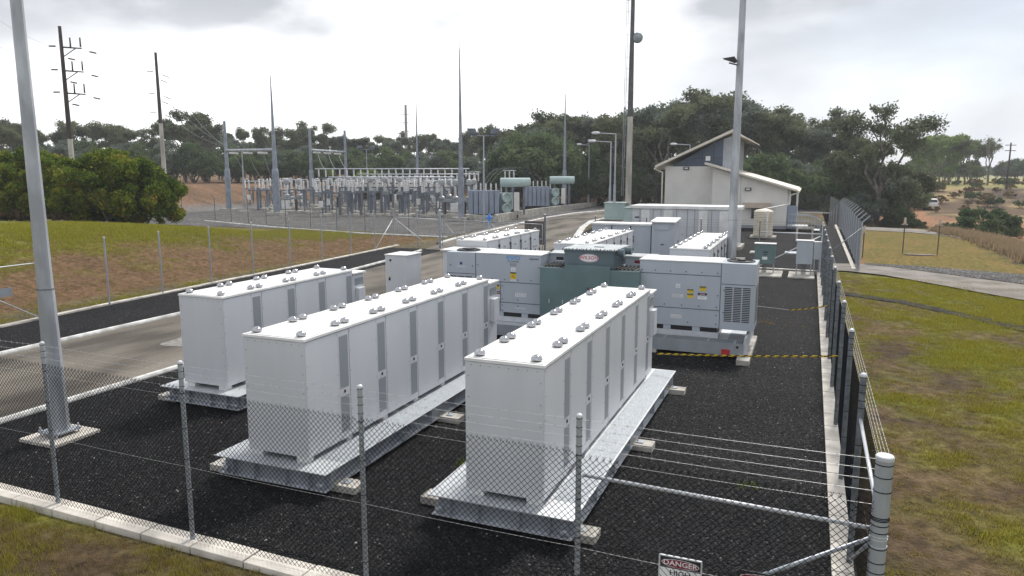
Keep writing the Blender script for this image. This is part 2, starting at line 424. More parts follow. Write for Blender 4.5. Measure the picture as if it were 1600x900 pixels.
def vcolmat(name, bump=0.6, bscale=9.0, fine=22.0, lo=0.55, hi=1.5, rough=0.95):
    m = bpy.data.materials.new(name); m.use_nodes = True
    t = m.node_tree; b = t.nodes['Principled BSDF']; b.inputs['Roughness'].default_value = rough
    b.inputs['Specular IOR Level'].default_value = 0.1
    at = t.nodes.new('ShaderNodeAttribute'); at.attribute_name = 'soil'
    g = t.nodes.new('ShaderNodeNewGeometry')
    n = t.nodes.new('ShaderNodeTexNoise'); n.inputs['Scale'].default_value = bscale; n.inputs['Detail'].default_value = 9; n.inputs['Roughness'].default_value = 0.68
    t.links.new(g.outputs['Position'], n.inputs['Vector'])
    r = t.nodes.new('ShaderNodeMapRange'); r.inputs[1].default_value = 0.3; r.inputs[2].default_value = 0.7; r.inputs[3].default_value = lo; r.inputs[4].default_value = hi
    t.links.new(n.outputs[0], r.inputs[0])
    mu = t.nodes.new('ShaderNodeVectorMath'); mu.operation = 'SCALE'
    t.links.new(at.outputs['Color'], mu.inputs[0]); t.links.new(r.outputs[0], mu.inputs['Scale'])
    t.links.new(mu.outputs[0], b.inputs['Base Color'])
    nb = t.nodes.new('ShaderNodeTexNoise'); nb.inputs['Scale'].default_value = fine; nb.inputs['Detail'].default_value = 6
    t.links.new(g.outputs['Position'], nb.inputs['Vector'])
    bp = t.nodes.new('ShaderNodeBump'); bp.inputs['Strength'].default_value = bump; bp.inputs['Distance'].default_value = 0.06
    t.links.new(nb.outputs[0], bp.inputs['Height']); t.links.new(bp.outputs[0], b.inputs['Normal'])
    M[name] = m
vcolmat('soil', bump=1.0, bscale=4.0, fine=14.0, lo=0.35, hi=1.75)

def axis_pts(segs):
    out = []
    for a, b, st in segs:
        n = max(1, int(round((b - a) / st))); out += [a + (b - a) * i / n for i in range(n)]
    out.append(segs[-1][1]); return out
XS = axis_pts([(-1800, -400, 200), (-400, -140, 20), (-140, -60, 3), (-60, -27, 0.75), (-27, 0.6, 2.3), (0.6, 32, 0.6), (32, 110, 2.5), (110, 400, 20), (400, 1800, 200)])
YS = axis_pts([(-60, 3, 7), (3, 8, 0.5), (8, 60, 0.75), (60, 140, 1.6), (140, 260, 5), (260, 600, 30), (600, 3600, 250)])
nx, ny = len(XS), len(YS)
tv = []; tcx = []
for y in YS:
    for x in XS:
        h = hz(x, y)
        if -25.7 < x < 0.75 and 7.3 < y < 52: h = -0.12
        tv.append((x, y, h - 0.02)); c = zonecol(x, y); tcx.append((c[0], c[1], c[2], 1.0))
tf = [(j * nx + i, j * nx + i + 1, (j + 1) * nx + i + 1, (j + 1) * nx + i) for j in range(ny - 1) for i in range(nx - 1)]
me = bpy.data.meshes.new('ground'); me.from_pydata(tv, [], tf)
ca = me.color_attributes.new('soil', 'FLOAT_COLOR', 'POINT'); ca.data.foreach_set('color', np.array(tcx, dtype=np.float32).ravel())
me.polygons.foreach_set('use_smooth', [True] * len(tf)); me.materials.append(M['soil']); me.update()
ground = bpy.data.objects.new('ground', me); C.objects.link(ground); tag(ground, kind='structure')

# ------------------------------------------------------------------ gravel, road
def gravelmat(name, dark, light, fleck, vs=55.0, fleck_thr=0.985, dist=0.03, strength=0.9):
    m = bpy.data.materials.new(name); m.use_nodes = True
    t = m.node_tree; b = t.nodes['Principled BSDF']; b.inputs['Roughness'].default_value = 0.75
    b.inputs['Specular IOR Level'].default_value = 0.12
    g = t.nodes.new('ShaderNodeNewGeometry')
    v = t.nodes.new('ShaderNodeTexVoronoi'); v.inputs['Scale'].default_value = vs
    t.links.new(g.outputs['Position'], v.inputs['Vector'])
    sp = t.nodes.new('ShaderNodeSeparateColor'); t.links.new(v.outputs['Color'], sp.inputs[0])
    r = t.nodes.new('ShaderNodeValToRGB')
    r.color_ramp.elements[0].color = (*dark, 1); r.color_ramp.elements[0].position = 0.2
    r.color_ramp.elements[1].color = (*light, 1); r.color_ramp.elements[1].position = fleck_thr - 0.01
    e = r.color_ramp.elements.new(fleck_thr); e.color = (*fleck, 1)
    e = r.color_ramp.elements.new(0.80); e.color = tuple(0.45 * c for c in light) + (1,)
    t.links.new(sp.outputs[0], r.inputs[0])
    n = t.nodes.new('ShaderNodeTexNoise'); n.inputs['Scale'].default_value = 0.5; n.inputs['Detail'].default_value = 6
    t.links.new(g.outputs['Position'], n.inputs['Vector'])
    mr = t.nodes.new('ShaderNodeMapRange'); mr.inputs[1].default_value = 0.3; mr.inputs[2].default_value = 0.7; mr.inputs[3].default_value = 0.7; mr.inputs[4].default_value = 1.35
    t.links.new(n.outputs[0], mr.inputs[0])
    mu = t.nodes.new('ShaderNodeVectorMath'); mu.operation = 'SCALE'
    t.links.new(r.outputs[0], mu.inputs[0]); t.links.new(mr.outputs[0], mu.inputs['Scale'])
    t.links.new(mu.outputs[0], b.inputs['Base Color'])
    bp = t.nodes.new('ShaderNodeBump'); bp.inputs['Strength'].default_value = strength; bp.inputs['Distance'].default_value = dist; bp.invert = True
    t.links.new(v.outputs['Distance'], bp.inputs['Height']); t.links.new(bp.outputs[0], b.inputs['Normal'])
    M[name] = m
gravelmat('black_gravel', (0.002, 0.002, 0.0025), (0.045, 0.045, 0.050), (0.16, 0.155, 0.14), 30, 0.9988, 0.06, 1.0)
gravelmat('grey_gravel', (0.05, 0.05, 0.05), (0.20, 0.19, 0.18), (0.40, 0.38, 0.35), 14, 0.96, 0.08)
gravelmat('yard_gravel', (0.07, 0.07, 0.068), (0.22, 0.21, 0.20), (0.38, 0.36, 0.34), 12, 0.96, 0.08)
mm('soil_brown', (0.10, 0.065, 0.045), 0.95, 0, 0.4, 3, 0.5, 20)

def asphalt():
    m = bpy.data.materials.new('asphalt'); m.use_nodes = True
    t = m.node_tree; b = t.nodes['Principled BSDF']; b.inputs['Roughness'].default_value = 0.85; b.inputs['Specular IOR Level'].default_value = 0.15
    g = t.nodes.new('ShaderNodeNewGeometry')
    def nz(s, d, st=None):
        n = t.nodes.new('ShaderNodeTexNoise'); n.inputs['Scale'].default_value = s; n.inputs['Detail'].default_value = d
        if st:
            q = t.nodes.new('ShaderNodeMapping'); q.inputs['Scale'].default_value = st; t.links.new(g.outputs['Position'], q.inputs['Vector']); t.links.new(q.outputs[0], n.inputs['Vector'])
        else: t.links.new(g.outputs['Position'], n.inputs['Vector'])
        return n
    a = nz(0.55, 9, (1, 0.28, 1)); f = nz(40, 4)
    r = t.nodes.new('ShaderNodeValToRGB')
    for e, (p, c) in zip([r.color_ramp.elements[0], r.color_ramp.elements[1]], [(0.36, (0.075, 0.066, 0.056)), (0.62, (0.20, 0.178, 0.15))]): e.position = p; e.color = (*c, 1)
    e = r.color_ramp.elements.new(0.48); e.color = (0.14, 0.125, 0.105, 1)
    t.links.new(a.outputs[0], r.inputs[0])
    mr = t.nodes.new('ShaderNodeMapRange'); mr.inputs[1].default_value = 0.25; mr.inputs[2].default_value = 0.75; mr.inputs[3].default_value = 0.72; mr.inputs[4].default_value = 1.28
    t.links.new(f.outputs[0], mr.inputs[0])
    mu = t.nodes.new('ShaderNodeVectorMath'); mu.operation = 'SCALE'
    t.links.new(r.outputs[0], mu.inputs[0]); t.links.new(mr.outputs[0], mu.inputs['Scale']); t.links.new(mu.outputs[0], b.inputs['Base Color'])
    bp = t.nodes.new('ShaderNodeBump'); bp.inputs['Strength'].default_value = 0.3; bp.inputs['Distance'].default_value = 0.01
    t.links.new(f.outputs[0], bp.inputs['Height']); t.links.new(bp.outputs[0], b.inputs['Normal'])
    M['asphalt'] = m
asphalt()
mm('pale_patch', (0.20, 0.19, 0.175), 0.8, 0, 0.25, 6)
mm('service_road', (0.22, 0.20, 0.18), 0.9, 0, 0.2, 0.8, 0.2, 30)
mm('drain_dark', (0.032, 0.030, 0.026), 0.9, 0, 0.3, 3, 0.4, 25)

def sheet(name, poly, z, m, kind='structure'):
    b = MB(); b.add([(x, y, z) for x, y in poly], [tuple(range(len(poly)))])
    o = b.build(name, m); tag(o, kind=kind); return o
def ribbon(name, left, right, m, z0=0.0, lift=0.012, kind='structure', sub=4, follow=True):
    b = MB(); n = len(left)
    rows = []
    for i in range(n - 1):
        for k in range(sub):
            t = k / sub
            rows.append((Vector(left[i]).lerp(Vector(left[i + 1]), t), Vector(right[i]).lerp(Vector(right[i + 1]), t)))
    rows.append((Vector(left[-1]), Vector(right[-1])))
    W = 6
    vs = []
    for a, c in rows:
        for k in range(W + 1):
            p = a.lerp(c, k / W); vs.append((p.x, p.y, (hz(p.x, p.y) if follow else z0) + lift))
    fs = [(j * (W + 1) + i, j * (W + 1) + i + 1, (j + 1) * (W + 1) + i + 1, (j + 1) * (W + 1) + i) for j in range(len(rows) - 1) for i in range(W)]
    b.add(vs, fs); o = b.build(name, m); tag(o, kind=kind); return o

# gravel pad of the compound
gp = MB(); gp.prism([(-15.45, 7.625), (0.57, 7.222), (0.57, 43.4), (-15.45, 43.4)], 0.3, base=-0.3)
tag(gp.build('gravel_bed', 'black_gravel'), kind='structure')
gp = MB(); gp.prism([(-25.4, 7.875), (-21.55, 7.78), (-22.0, 29), (-23.0, 44.6), (-27.4, 44.6), (-26.9, 37), (-25.9, 22), (-25.3, 15)], 0.29, base=-0.3)
tag(gp.build('gravel_verge', 'black_gravel'), kind='structure')
# road of the compound and on to the station
rd = MB()
ROADL = [(-21.4, 7.78), (-21.5, 21), (-22.3, 29), (-23.6, 40), (-26.0, 51), (-27.2, 64), (-28.6, 82), (-28.2, 94), (-24, 104), (-14, 112)]
ROADR = [(-15.6, 7.64), (-15.6, 21), (-15.6, 29), (-15.7, 40), (-16.6, 51), (-19.3, 64), (-22.0, 80), (-21.2, 88), (-17.5, 95), (-10, 101)]
ribbon('road', ROADL, ROADR, 'asphalt', z0=-0.012, lift=0, follow=False)
pp = MB(); pts = []
for i in range(26):
    t = 2 * PI * i / 26; pts.append((-17.6 + (1.05 + 0.22 * math.sin(3 * t + 1)) * math.cos(t) * 1.0, 17.15 + (0.9 + 0.25 * math.sin(2 * t)) * math.sin(t), -0.008))
pp.add(pts, [tuple(range(26))]); tag(pp.build('dry_patch_on_road', 'pale_patch'), kind='structure')
# dark gravel between the compound and the station house
sheet('gravel_behind', [(-15.9, 43.4), (1.6, 43.4), (2.9, 45), (3.0, 81), (-8, 81), (-14, 92), (-19.5, 87), (-21.0, 80), (-19.0, 66), (-16.6, 51)], 0.004, 'black_gravel')
sheet('yard_gravel_bed', [(-79, 56), (-45, 56), (-34, 53.5), (-27.4, 53), (-28.6, 64), (-30.2, 82), (-29.6, 97), (-33, 125), (-84, 127), (-83, 110), (-80, 80)], 0.010, 'yard_gravel')
sheet('dirt_apron', [(-28, 103), (-14, 108), (6, 104), (8, 112), (-10, 124), (-30, 118)], 0.012, 'pale_patch')
# service roads at the right
ribbon('service_road', [(1.0, 45.8), (2.9, 46.2), (4.3, 45.4), (9.5, 40.5), (30, 31.5)], [(1.0, 42.6), (2.2, 42.5), (3.9, 41.4), (8.5, 35.9), (30, 24)], 'service_road', lift=0.05)
ribbon('rock_verge', [(3.2, 46.6), (6.0, 46.2), (10.3, 44.4), (30, 39.2)], [(3.2, 45.9), (4.5, 45.2), (9.6, 40.5), (30, 31.7)], 'grey_gravel', lift=0.07)
ribbon('far_service_road', [(2.5, 80), (5, 79.6), (9, 78.2), (11.9, 75.9), (13, 72)], [(2.5, 75), (5, 74.8), (8.5, 73.6), (10.6, 71.4), (11.8, 68)], 'service_road', lift=0.02)
ribbon('drain_strip', [(1.4, 35.6), (2.2, 35.2), (3.9, 34.0), (5.1, 32.6), (7.1, 29.8), (11, 25.4)], [(1.4, 34.8), (2.0, 34.4), (3.7, 33.2), (4.9, 31.7), (6.8, 28.8), (10.6, 24.2)], 'drain_dark')

# ------------------------------------------------------------------ kerbs
def slabs(name, p0, p1, width, z0, z1, n, label_, cut=0.012, jitter=0.004):
    # a run of concrete slabs with open joints
    b = MB(); p0 = Vector(p0); p1 = Vector(p1); d = (p1 - p0); L = d.length; d.normalize(); nn = Vector((-d.y, d.x))
    for i in range(n):
        a = p0 + d * (L * i / n + cut); c = p0 + d * (L * (i + 1) / n - cut); j = random.uniform(-jitter, jitter)
        q = [a, c, c + nn * width, a + nn * width]
        b.prism([(v.x, v.y) for v in q], z1 - z0 + j, base=z0)
    b.prism([(v.x, v.y) for v in [p0 + nn * .02, p1 + nn * .02, p1 + nn * (width - .02), p0 + nn * (width - .02)]], z1 - z0 - .03, base=z0 - .01, m=1)
    o = b.build(name, ['kerb_concrete', 'black'], bevel=0.008); tag(o, kind='structure'); return o
slabs('front_kerb', (-27.0, 7.58), (0.93, 6.88), 0.33, -0.3, 0.045, 29, '')
slabs('right_kerb', (0.86, 7.22), (0.93, 41.6), 0.30, -0.3, 0.05, 40, '')
slabs('back_kerb', (-15.3, 43.1), (0.93, 41.9), 0.28, -0.3, 0.05, 14, '')
lk = [(-25.0, 7.88), (-25.3, 16), (-25.75, 21), (-26.15, 27), (-26.6, 34.5), (-27.2, 42.5), (-27.6, 46.2)]
for a, b_ in zip(lk[:-1], lk[1:]):
    n = max(1, int((Vector(b_) - Vector(a)).length / 1.2))
    slabs('left_kerb', a, b_, 0.26, -0.3, 0.05, n, '')
def kerbtube(name, pts, r=0.085):
    b = MB(); prof = [(-r, -.05), (r, -.05), (r, .03), (r * .7, .085), (0, .10), (-r * .7, .085), (-r, .03)]
    vs = []; fs = []
    P = [Vector((x, y)) for x, y in pts]
    for i, p in enumerate(P):
        d = (P[min(i + 1, len(P) - 1)] - P[max(i - 1, 0)]).normalized(); nn = Vector((d.y, -d.x))
        for u, z in prof: vs.append((p.x + nn.x * u, p.y + nn.y * u, z))
    k = len(prof)
    for i in range(len(P) - 1):
        for j in range(k): fs.append((i * k + j, i * k + (j + 1) % k, (i + 1) * k + (j + 1) % k, (i + 1) * k + j))
    b.add(vs, fs); o = b.build(name, 'white_kerb'); tag(o, kind='structure'); return o
kerbtube('road_kerb', [(-15.55, y) for y in (7.66, 12, 16, 20, 24, 28, 32, 36, 40, 43)])
kerbtube('road_kerb', [(-21.45, 7.8), (-21.48, 14), (-21.55, 21), (-22.3, 29), (-23.5, 39), (-24.3, 43.5)])
kerbtube('station_kerb', [(-25.6, 48.5), (-26.2, 52), (-27.3, 64), (-28.2, 74), (-28.8, 82), (-28.6, 92), (-26.5, 101), (-20, 109)], 0.16)
kerbtube('yard_kerb', [(-62, 62.2), (-47.5, 56.8), (-36, 54.0), (-27.2, 53.2)], 0.13)
kerbtube('inner_kerb', [(-16.4, 50), (-16.6, 54), (-18.2, 60), (-20.4, 69), (-22.1, 78), (-22.0, 84), (-20.2, 90), (-17, 95)], 0.30)

# ------------------------------------------------------------------ fences
def chain_panel(b, p0, p1, z0, z1, pitch=0.072, r=0.0019, barbs=True, m=0):
    p0 = Vector(p0); p1 = Vector(p1); d = p1 - p0; L = d.length; d.normalize()
    H = z1 - z0; n = int((L + H) / pitch)
    nn = Vector((-d.y, d.x, 0))
    def bar(sa, za, sb, zb, off):
        a = p0 + d * sa + Vector((0, 0, za)) + nn * off; c = p0 + d * sb + Vector((0, 0, zb)) + nn * off
        b.cyl(a, c, r, r, 3, False, m)
    for i in range(n + 1):
        s0 = -H + i * pitch
        # rising
        sa, za = s0, z0; sb, zb = s0 + H, z1
        if sa < 0: za = z0 - s0; sa = 0
        if sb > L: zb = z1 - (sb - L); sb = L
        if sb > sa: bar(sa, za, sb, zb, r * .8)
        # falling (mirror)
        if sb > sa: bar(L - sa, za, L - sb, zb, -r * .8)
    if barbs:
        k = int(L / pitch)
        for i in range(k):
            s = i * pitch + (H % pitch)
            if s > L: continue
            q = p0 + d * s
            b.cyl(q + Vector((0, 0, z1 - .012)), q + d * .014 + Vector((0, 0, z1 + .03)), r, r * .6, 3, False, m)
            b.cyl(q + Vector((0, 0, z1 - .012)), q - d * .014 + Vector((0, 0, z1 + .03)), r, r * .6, 3, False, m)
def wire_run(b, p0, p1, r=0.002, barb=0.13, sag=0.012, m=0):
    p0 = Vector(p0); p1 = Vector(p1); L = (p1 - p0).length; n = 6
    pts = []
    for i in range(n + 1):
        t = i / n; p = p0.lerp(p1, t); p.z -= sag * 4 * t * (1 - t); pts.append(p)
    b.tube(pts, r, 3, m)
    if barb:
        d = (p1 - p0).normalized(); k = int(L / barb)
        for i in range(1, k):
            t = i / k; p = p0.lerp(p1, t); p.z -= sag * 4 * t * (1 - t)
            for a in (0.016, -0.016):
                b.cyl(p + Vector((0, 0, -.016)) - d * a * .6, p + Vector((0, 0, .016)) + d * a * .6, r * .8, r * .8, 3, False, m)
def post(parent, x, y, h=2.65, r=0.030, z0=-0.1, bands=(), m='post_steel', name='post'):
    b = MB(); b.cyl((x, y, z0), (x, y, h - r * .5), r, r, 14)
    b.lathe((x, y, h - r * .55), [(r * 1.09, -.012), (r * 1.09, r * .3), (r * .8, r * .75), (r * .3, r)], 14, 1)
    for zb in bands: b.cyl((x, y, zb - .004), (x, y, zb + .004), r * 1.14, r * 1.14, 10, True, 2)
    return b.build(name, [m, 'galv_light', 'wire'], parent, smooth=False)
WZ = (2.30, 2.41, 2.51, 2.61)
tiez = (0.35, 0.8, 1.25, 1.7, 2.2, 2.30, 2.41, 2.51, 2.61)
# front
ff = thing('chain_link_fence', 'dark chain link fence across the foreground with round grey posts and barbed top wires', 'fence', (0.8, 7.2, 0))
fpost = [(-13.8, 7.42), (-10.74, 7.37), (-7.87, 7.29), (-4.93, 7.24), (-2.14, 7.21)]
for x, y in fpost: post(ff, x, y, 2.65, 0.032, -0.05, tiez, 'galv')
xs = [(-16.7, 7.45)] + fpost + [(0.79, 7.19)]
post(ff, -16.7, 7.45, 2.65, 0.032, -0.05, tiez, 'galv')
b = MB()
for (a, c) in zip(xs[:-1], xs[1:]): chain_panel(b, (a[0], a[1] - .036, 0), (c[0], c[1] - .036, 0), 0.06, 2.20 if c[0] > 0 else (2.24 if c[0] > -5 else 2.30), 0.074, 0.0036)
b.build('wire_mesh', 'wire', ff)
b = MB()
for (a, c) in zip(xs[:-1], xs[1:]):
    for z in WZ: wire_run(b, (a[0], a[1] - .034, z), (c[0], c[1] - .034, z), 0.0019)
    for z in (0.1, 1.15, 2.17): wire_run(b, (a[0], a[1] - .04, z), (c[0], c[1] - .04, z), 0.002, 0)
b.build('barbed_wire', 'wire_pale', ff)
b = MB(); b.cyl((-2.11, 7.27, 1.95), (0.72, 7.22, 1.90), 0.021, 0.021, 12); b.build('rail', 'galv_light', ff, smooth=True)
b = MB(); b.cyl((0.72, 7.21, 1.80), (-1.95, 7.27, 0.10), 0.021, 0.021, 12); b.build('brace', 'galv', ff, smooth=True)
# corner post
b = MB(); b.cyl((0.79, 7.19, -0.1), (0.79, 7.19, 2.62), 0.076, 0.076, 24)
b.lathe((0.79, 7.19, 2.62), [(0.080, -.02), (0.080, .012), (0.07, .022), (0.03, .028)], 24, 1)
for k, zb in enumerate((2.56, 2.44, 2.30, 2.05, 2.035, 2.02, 1.97, 1.90, 1.86, 1.83, 1.76, 1.74, 1.6, 1.5, 1.35, 1.1)):
    b.cyl((0.79, 7.19, zb - .004), (0.79, 7.19, zb + .004), 0.080, 0.080, 20, True, 2 if k not in (8, 9, 10) else 1)
b.build('corner_post', ['galv', 'galv_light', 'wire'], ff, smooth=False)
# right
rf = thing('chain_link_fence', 'long chain link fence of closely seen dark round posts beside the right kerb and grass', 'fence', (0.8, 24, 0))
ry = [7.19 + 2.92 * i for i in range(1, 12)] + [41.9]
for i, y in enumerate(ry): post(rf, 0.79, y, 2.65, 0.040, -0.05, tiez, 'post_steel' if i < 11 else 'galv_light')
b = MB(); ya = 7.19
for y in ry: chain_panel(b, (0.84, ya, 0), (0.84, y, 0), 0.05, 2.22, 0.074, 0.0024, barbs=False); ya = y
b.build('wire_mesh', 'wire', rf)
b = MB(); ya = 7.19
for y in ry:
    for z in WZ: wire_run(b, (0.84, ya, z), (0.84, y, z), 0.0024, 0.16)
    for z in (0.1, 1.15, 2.2): wire_run(b, (0.85, ya, z), (0.85, y, z), 0.002, 0)
    ya = y
b.build('barbed_wire', 'wire_pale', rf)
b = MB(); b.cyl((0.79, 7.28, 1.98), (0.79, 10.07, 2.05), 0.021, 0.021, 12); b.build('rail', 'galv_light', rf, smooth=True)
b = MB(); b.cyl((0.79, 7.28, 1.80), (0.79, 9.9, 0.2), 0.021, 0.021, 12); b.build('brace', 'galv', rf, smooth=True)
b = MB(); b.cyl((0.79, 41.8, 2.0), (0.79, 39.2, 0.2), 0.021, 0.021, 12); b.build('brace', 'galv', rf, smooth=True)
# left
lf = thing('chain_link_fence', 'thin wire fence with tall galvanised posts along the foot of the left grass bank', 'fence', (-26, 27, 0))
lp = [(-25.1, 8.2), (-25.2, 11.3), (-25.25, 14.4), (-25.4, 17.5), (-25.65, 20.5), (-25.96, 23.4), (-26.2, 26.5), (-26.42, 29.6), (-26.62, 32.8), (-26.85, 36.0), (-27.2, 39.5), (-27.4, 42.6), (-27.7, 45.6)]
for x, y in lp: post(lf, x, y, 2.72, 0.034, -0.05, (), 'galv')
b = MB()
for a, c in zip(lp[:-1], lp[1:]): chain_panel(b, (a[0], a[1], 0), (c[0], c[1], 0), 0.05, 2.2, 0.1, 0.0014, barbs=False)
b.build('wire_mesh', 'wire_far', lf)
b = MB()
for a, c in zip(lp[:-1], lp[1:]):
    for z in (2.32, 2.44, 2.56, 2.68): wire_run(b, (a[0], a[1], z), (c[0], c[1], z), 0.0016, 0)
b.build('top_wire', 'wire_far', lf)
b = MB(); b.cyl((-25.25, 14.4, 2.05), (-25.4, 17.5, 2.05), 0.021, 0.021, 10); b.build('rail', 'galv_light', lf, smooth=True)
b = MB(); b.cyl((-25.25, 14.4, 1.95), (-25.4, 17.4, 0.1), 0.021, 0.021, 10); b.build('brace', 'galv_light', lf, smooth=True)
b = MB(); b.cyl((-27.7, 45.6, 2.0), (-27.4, 42.7, 0.1), 0.026, 0.026, 8); b.build('brace', 'galv_light', lf, smooth=True)
# back with gate
bf = thing('chain_link_fence', 'back compound fence with braced posts behind the second row of white cabinets', 'fence', (-10, 43.6, 0))
bp_ = [(0.79, 41.9), (-2.4, 42.3), (-5.6, 42.6), (-8.8, 42.9), (-12.0, 43.2), (-15.4, 43.6)]
for i, (x, y) in enumerate(bp_[1:]): post(bf, x, y, 2.65, 0.032 if i < 4 else 0.06, -0.05, (), 'post_steel')
b = MB()
for a, c in zip(bp_[:-1], bp_[1:]): chain_panel(b, (a[0], a[1], 0), (c[0], c[1], 0), 0.05, 2.2, 0.12, 0.0020, barbs=False)
b.build('wire_mesh', 'wire', bf)
b = MB()
for a, c in zip(bp_[:-1], bp_[1:]):
    for z in (2.22, 2.34, 2.46, 2.6): wire_run(b, (a[0], a[1], z), (c[0], c[1], z), 0.003, 0)
b.build('top_wire', 'wire', bf)
b = MB(); b.cyl((0.79, 41.9, 2.02), (-2.4, 42.3, 2.02), 0.026, 0.026, 8); b.build('rail', 'galv_light', bf, smooth=True)
b = MB(); b.cyl((0.7, 41.9, 1.9), (-2.4, 42.3, 0.1), 0.026, 0.026, 8); b.build('brace', 'galv_light', bf, smooth=True)
bl = thing('chain_link_fence', 'short braced fence between the left bank and the road gate', 'fence', (-26, 46, 0))
bq = [(-27.7, 45.6), (-25.8, 45.7), (-24.0, 45.7)]
for i, (x, y) in enumerate(bq[1:]): post(bl, x, y, 2.65, (0.035, 0.085)[i], -0.05, (), 'galv')
b = MB()
for a, c in zip(bq[:-1], bq[1:]): chain_panel(b, (a[0], a[1], 0), (c[0], c[1], 0), 0.05, 2.2, 0.12, 0.0018, barbs=False)
b.build('wire_mesh', 'wire_far', bl)
b = MB(); b.cyl((-27.7, 45.6, 2.1), (-24, 45.7, 1.98), 0.026, 0.026, 8); b.build('rail', 'galv_light', bl, smooth=True)
b = MB(); b.cyl((-27.6, 45.6, 2.0), (-24.9, 45.7, 0.1), 0.026, 0.026, 8); b.build('brace', 'galv_light', bl, smooth=True)
def gate(label, p0, p1):
    p0 = Vector((*p0, 0)); p1 = Vector((*p1, 0))
    g = thing('gate', label, 'gate', p0)
    b = MB()
    for z in (0.15, 1.05, 2.0): b.cyl(p0 + Vector((0, 0, z)), p1 + Vector((0, 0, z)), 0.022, 0.022, 8)
    for t in (0, 0.5, 1): q = p0.lerp(p1, t); b.cyl(q + Vector((0, 0, .13)), q + Vector((0, 0, 2.02)), 0.022, 0.022, 8)
    b.cyl(p0 + Vector((0, 0, 2)), p0.lerp(p1, .5) + Vector((0, 0, .15)), 0.018, 0.018, 8)
    b.build('frame', 'galv', g, smooth=True)
    b = MB(); chain_panel(b, p0, p1, 0.15, 2.0, 0.12, 0.0018, barbs=False); b.build('wire_mesh', 'wire_far', g)
gate('left leaf of the double gate closing the road', (-23.8, 45.7), (-19.8, 44.7))
gate('right leaf of the double gate closing the road', (-19.7, 44.7), (-15.6, 43.7))
b = MB(); b.box(-17.9, -16.5, 46.5, 46.56, 0.4, 2.0); o = b.build('screen_board', 'brown_sheet'); tag(o, 'dark brown rectangular board standing behind the gate across the road', 'board')
# tall security fences with angled arms outside the compound
def sec_fence(label, pts, n, top=2.6, arm=(0.36, 0.36), col='galv', mesh='wire_far', side=1, pitch=0.16, r=0.0032):
    P = [Vector((x, y, hz(x, y))) for x, y in pts]
    f = thing('security_fence', label, 'fence', P[0])
    for a, c in zip(P[:-1], P[1:]):
        L = (c - a).length; k = max(1, int(round(L / n))); d = (c - a).normalized(); nn = Vector((d.y, -d.x, 0)) * side
        for i in range(k):
            p = a.lerp(c, i / k); b = MB()
            e = p + Vector((0, 0, top)); b.cyl(p - Vector((0, 0, .1)), e, 0.038, 0.038, 8)
            b.cyl(e, e + nn * arm[0] + Vector((0, 0, arm[1])), 0.032, 0.026, 8)
            b.build('post', col, f)
        b = MB(); q0 = a + Vector((0, 0, 0)); 
        chain_panel(b, Vector((a.x, a.y, 0)), Vector((c.x, c.y, 0)), min(a.z, c.z) + .05, max(a.z, c.z) + top, pitch, r, barbs=False)
        for t in (0.3, 0.65, 1.0):
            o_ = nn * arm[0] * t + Vector((0, 0, top + arm[1] * t)); b.cyl(a + o_, c + o_, r, r, 3, False)
        b.build('wire_mesh', mesh, f)
    return f
fr = sec_fence('grey security fence with angled arms running away right of the station gravel', [(2.75, 43.4), (2.95, 62), (3.0, 81)], 3.1, pitch=0.085, r=0.0028, mesh='wire_far')
b = MB(); b.cyl((2.75, 43.4, 2.3), (1.0, 42.0, 0.9), 0.026, 0.026, 8); b.build('brace', 'post_steel', fr, smooth=True)
slabs('fence_kerb', (2.62, 43.6), (2.8, 81), 0.2, -.2, .06, 30, '')
sec_fence('security fence across the far side of the station in front of the dark trees', [(3.0, 81), (2.5, 99), (-24, 116)], 5.0, mesh='wire_far')
sec_fence('thin security fence along the near edge of the switchyard gravel', [(-79, 57), (-60.9, 62.7), (-47, 57.5), (-36, 54.5), (-26.9, 54)], 4.0, side=1, mesh='wire_far', col='post_steel', pitch=0.2, r=0.002)

